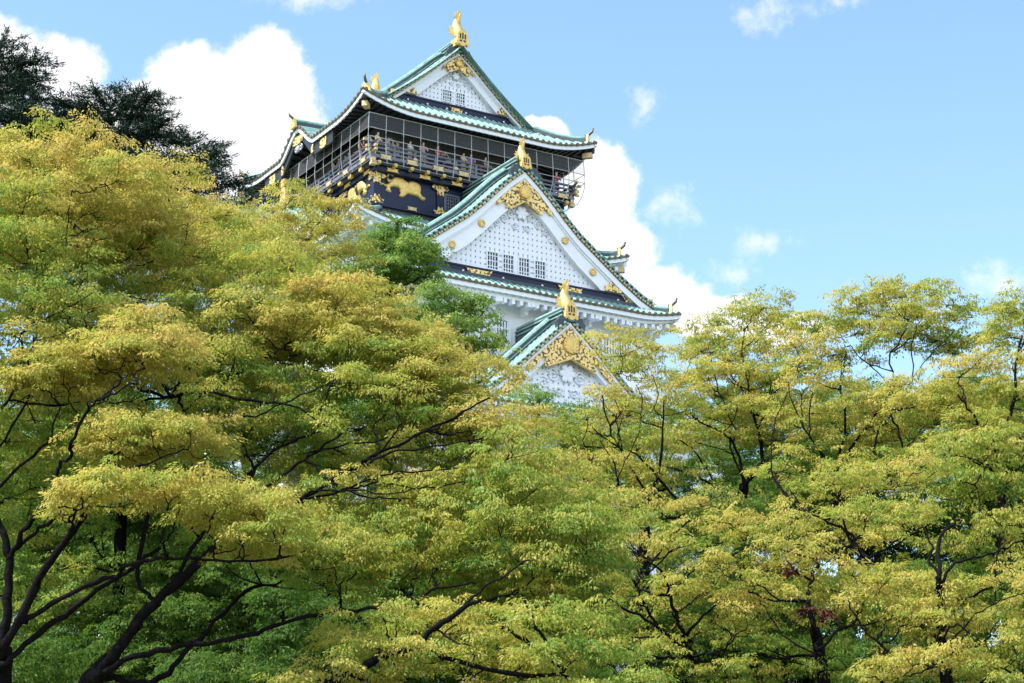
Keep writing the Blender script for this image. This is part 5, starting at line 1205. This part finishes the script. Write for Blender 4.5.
# ============ the wood behind and below: lower, further trees that close the gaps
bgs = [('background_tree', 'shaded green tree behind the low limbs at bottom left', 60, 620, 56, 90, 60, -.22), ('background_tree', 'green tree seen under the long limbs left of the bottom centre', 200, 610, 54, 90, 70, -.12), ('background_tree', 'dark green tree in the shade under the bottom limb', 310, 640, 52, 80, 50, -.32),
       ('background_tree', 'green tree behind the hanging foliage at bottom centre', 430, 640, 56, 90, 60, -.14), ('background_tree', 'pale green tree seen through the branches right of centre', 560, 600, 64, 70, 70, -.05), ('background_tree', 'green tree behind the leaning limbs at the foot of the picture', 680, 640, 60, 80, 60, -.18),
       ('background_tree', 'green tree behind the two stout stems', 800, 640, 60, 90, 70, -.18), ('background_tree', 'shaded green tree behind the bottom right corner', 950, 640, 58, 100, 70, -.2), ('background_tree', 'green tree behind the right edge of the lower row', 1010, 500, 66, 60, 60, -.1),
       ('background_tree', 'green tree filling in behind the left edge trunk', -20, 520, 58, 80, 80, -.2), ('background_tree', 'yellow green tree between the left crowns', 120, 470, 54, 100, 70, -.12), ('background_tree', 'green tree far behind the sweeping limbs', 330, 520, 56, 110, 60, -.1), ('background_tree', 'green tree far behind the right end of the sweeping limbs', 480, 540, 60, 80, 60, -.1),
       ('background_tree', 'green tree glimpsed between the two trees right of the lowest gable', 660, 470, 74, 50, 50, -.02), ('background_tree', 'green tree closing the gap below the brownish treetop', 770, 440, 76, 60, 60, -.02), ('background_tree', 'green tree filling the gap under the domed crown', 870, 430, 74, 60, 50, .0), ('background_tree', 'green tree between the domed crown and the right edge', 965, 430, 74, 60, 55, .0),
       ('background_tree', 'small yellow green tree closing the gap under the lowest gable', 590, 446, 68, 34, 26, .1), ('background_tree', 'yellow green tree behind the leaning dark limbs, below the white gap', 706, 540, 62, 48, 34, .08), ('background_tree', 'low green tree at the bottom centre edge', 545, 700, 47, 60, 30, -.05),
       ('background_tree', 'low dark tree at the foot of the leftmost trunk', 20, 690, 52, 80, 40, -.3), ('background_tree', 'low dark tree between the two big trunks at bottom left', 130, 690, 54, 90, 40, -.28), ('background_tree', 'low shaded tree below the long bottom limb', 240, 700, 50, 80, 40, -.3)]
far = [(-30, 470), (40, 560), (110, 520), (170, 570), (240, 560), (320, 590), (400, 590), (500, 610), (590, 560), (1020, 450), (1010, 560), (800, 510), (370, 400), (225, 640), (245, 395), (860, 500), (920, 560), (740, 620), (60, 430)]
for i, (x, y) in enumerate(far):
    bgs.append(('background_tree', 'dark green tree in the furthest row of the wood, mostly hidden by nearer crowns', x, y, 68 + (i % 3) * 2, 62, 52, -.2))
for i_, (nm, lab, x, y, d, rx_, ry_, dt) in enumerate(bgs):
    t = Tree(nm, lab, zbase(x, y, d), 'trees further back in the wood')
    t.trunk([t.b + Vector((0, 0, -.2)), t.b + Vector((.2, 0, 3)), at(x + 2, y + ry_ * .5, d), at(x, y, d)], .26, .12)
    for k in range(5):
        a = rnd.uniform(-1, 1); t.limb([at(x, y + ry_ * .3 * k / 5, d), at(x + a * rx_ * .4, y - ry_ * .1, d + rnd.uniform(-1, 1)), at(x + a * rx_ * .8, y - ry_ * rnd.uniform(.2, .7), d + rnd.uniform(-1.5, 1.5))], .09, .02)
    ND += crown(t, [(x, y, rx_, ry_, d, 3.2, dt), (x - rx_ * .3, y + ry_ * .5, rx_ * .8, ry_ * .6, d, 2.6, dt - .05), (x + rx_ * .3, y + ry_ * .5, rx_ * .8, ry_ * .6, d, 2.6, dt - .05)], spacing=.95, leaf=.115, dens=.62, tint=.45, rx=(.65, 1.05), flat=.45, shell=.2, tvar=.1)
    t.finish('shaded_leaf' if i_ > 0 else 'keyaki_leaf')
print('pads', ND, TOTAL)

# ------------------------------------------------------------------ visitors on the balcony
SKIN = mat('skin', (0.62, 0.42, 0.32), 0.6, var=.08); HAIR = mat('hair', (0.02, 0.016, 0.014), 0.5, var=.3)
CLO = {'white': (.62, .62, .66), 'light blue': (.30, .40, .56), 'red': (.34, .06, .06), 'grey': (.30, .31, .34), 'navy': (.04, .06, .16), 'pink': (.50, .30, .33), 'beige': (.58, .48, .34), 'black': (.025, .025, .03), 'teal': (.08, .30, .32), 'yellow': (.48, .38, .14), 'violet': (.26, .17, .40), 'brown': (.20, .11, .07)}
for k, c in CLO.items(): mat('cloth_' + k.replace(' ', '_'), c, .85, var=.1, scale=8)
def skin_mesh(name, verts, edges, radii, m, lev=1, root=0):
    me = bpy.data.meshes.new(name); me.from_pydata(verts, edges, []); o = bpy.data.objects.new(name, me); COL.objects.link(o)
    md = o.modifiers.new('skin', 'SKIN')
    for i, r in enumerate(radii): me.skin_vertices[0].data[i].radius = (r, r * .9); me.skin_vertices[0].data[i].use_root = (i == root)
    sb = o.modifiers.new('sub', 'SUBSURF'); sb.levels = lev; sb.render_levels = lev
    dg = bpy.context.evaluated_depsgraph_get(); ev = o.evaluated_get(dg); out_ = bpy.data.meshes.new_from_object(ev); out_.shade_smooth(); out_.materials.clear(); out_.materials.append(MATS[m]); bpy.data.objects.remove(o); return out_
def pose(kind):
    """the figure looks toward -y (over the rail)"""
    V = [(0, 0, .92), (0, 0, 1.12), (0, -.01, 1.32), (0, -.01, 1.42), (0, -.03, 1.50), (0, -.04, 1.60), (0, -.03, 1.68)]; E = [(i, i + 1) for i in range(6)]; Rr = [.135, .125, .145, .055, .075, .098, .06]
    hands = {'rail': [(.20, -.02, 1.34), (.26, -.14, 1.10), (.18, -.36, .98), (.15, -.43, .98)], 'camera': [(.20, -.02, 1.34), (.27, -.14, 1.14), (.12, -.27, 1.46), (.08, -.30, 1.53)], 'down': [(.20, 0, 1.34), (.25, .02, 1.08), (.24, -.06, .84), (.23, -.08, .76)]}[kind]
    n = 7
    for sx in (1, -1):
        E.append((2, n)); V += [(sx * x, y, z) for x, y, z in hands]; Rr += [.062, .045, .034, .036]; E += [(n, n + 1), (n + 1, n + 2), (n + 2, n + 3)]; n += 4
    for sx in (1, -1):
        E.append((0, n)); V += [(sx * .10, 0, .80), (sx * .11, -.02, .48), (sx * .11, .02, .09), (sx * .12, -.10, .04)]; Rr += [.095, .068, .045, .04]; E += [(n, n + 1), (n + 1, n + 2), (n + 2, n + 3)]; n += 4
    body = skin_mesh('body', V, E, Rr, 'skin')
    sv = V[1:3] + [(0, -.01, 1.37)] + [V[0]] + [V[7], V[8]] + [V[11], V[12]]
    shirt = skin_mesh('shirt', [V[0], V[1], V[2], (0, -.01, 1.385), V[7], V[8], V[11], V[12]], [(0, 1), (1, 2), (2, 3), (2, 4), (4, 5), (2, 6), (6, 7)], [.155, .148, .168, .08, .085, .066, .085, .066], 'cloth_white')
    trou = skin_mesh('trousers', [V[0]] + [V[i] for i in (15, 16, 17, 19, 20, 21)], [(0, 1), (1, 2), (2, 3), (0, 4), (4, 5), (5, 6)], [.145, .112, .085, .062, .112, .085, .062], 'cloth_navy')
    hb = MB(); n_ = 12; rings = []
    for a in np.linspace(-.5, math.pi / 2, 6):
        rings.append([(.108 * math.cos(a) * math.cos(t), -.022 + .118 * math.cos(a) * math.sin(t) + (.02 if math.sin(t) > -.5 else .055 * (1 if a < .25 else 0)), 1.625 + .108 * math.sin(a)) for t in np.linspace(0, 2 * math.pi, n_, endpoint=False)])
    hb.add([p_ for r in rings for p_ in r], [(i * n_ + j, i * n_ + (j + 1) % n_, (i + 1) * n_ + (j + 1) % n_, (i + 1) * n_ + j) for i in range(5) for j in range(n_)])
    ho = hb.build('hair', 'hair', None, smooth=True); hm = ho.data; bpy.data.objects.remove(ho)
    # face: nose, eyes, ears sit on the head
    return body, shirt, trou, hm
POSES = {k: pose(k) for k in ('rail', 'camera', 'down')}
MESHC = {}
def cloth(me, col):
    k = (me.name, col)
    if k not in MESHC: m2 = me.copy(); m2.materials.clear(); m2.materials.append(MATS['cloth_' + col.replace(' ', '_')]); MESHC[k] = m2
    return MESHC[k]
def person(X, Y, rz, kind, top, legs, label, s=1.0):
    r = empty('person', None, castle_world(X, Y, 48.525), PSI + rz); tag(r, label, 'person', 'visitors on the castle balcony'); r.scale = (s, s, s)
    b, sh, tr, hr = POSES[kind]
    for nm, me in (('body', b), ('shirt', cloth(sh, top)), ('trousers', cloth(tr, legs)), ('hair', hr)):
        o = bpy.data.objects.new(nm, me); COL.objects.link(o); o.parent = r
FR = [(-6.75, 'white', 'rail', 'at the left corner of the front rail'), (-6.1, 'light blue', 'camera', 'second from the left corner, arms raised'), (-5.45, 'white', 'camera', 'taking a picture above the left tiger'),
      (-4.95, 'grey', 'down', 'standing above the head of the left tiger'), (-4.35, 'white', 'rail', 'leaning on the front rail right of a grey shirt'), (-3.55, 'pink', 'rail', 'leaning on the front rail'), (-3.05, 'light blue', 'down', 'standing right of a pink shirt'), (-2.4, 'red', 'rail', 'on the front rail left of the great gable ridge'),
      (-1.55, 'navy', 'camera', 'taking a picture at the front rail'), (-.75, 'beige', 'rail', 'at the middle of the front rail'), (-.05, 'violet', 'rail', 'on the front rail near the great gable ridge'), (.85, 'brown', 'rail', 'on the front rail just left of the gilded fish'), (1.5, 'yellow', 'down', 'at the front rail beside a brown shirt'),
      (4.6, 'white', 'rail', 'right of the gilded fish on the front rail'), (5.6, 'teal', 'down', 'near the right end of the front rail'), (6.5, 'red', 'rail', 'at the right corner of the front rail')]
for i, (X, c, k, tx) in enumerate(FR):
    person(X + rnd.uniform(-.22, .22), BY0 + .62 + (rnd.uniform(.2, .9) if k != 'rail' else 0), rnd.uniform(-.6, .6), k, c, rnd.choice(['navy', 'black', 'beige']), 'visitor in a %s top %s' % (c, tx), rnd.uniform(.95, 1.06))
LR = [(2.4, 'white', 'rail', 'nearest the corner on the left rail'), (3.3, 'red', 'camera', 'on the left rail with arms raised'), (4.0, 'navy', 'rail', 'on the left rail behind a red top'), (5.4, 'light blue', 'rail', 'halfway along the left rail'), (5.9, 'white', 'down', 'beside a light blue top on the left rail'), (7.6, 'pink', 'rail', 'furthest along the left rail'), (6.8, 'grey', 'rail', 'on the left rail before the furthest visitor')]
for Y, c, k, tx in LR:
    person(-BX + .62, Y, -math.pi / 2 + rnd.uniform(-.3, .3), k, c, rnd.choice(['navy', 'black']), 'visitor in a %s top %s' % (c, tx), rnd.uniform(.95, 1.06))
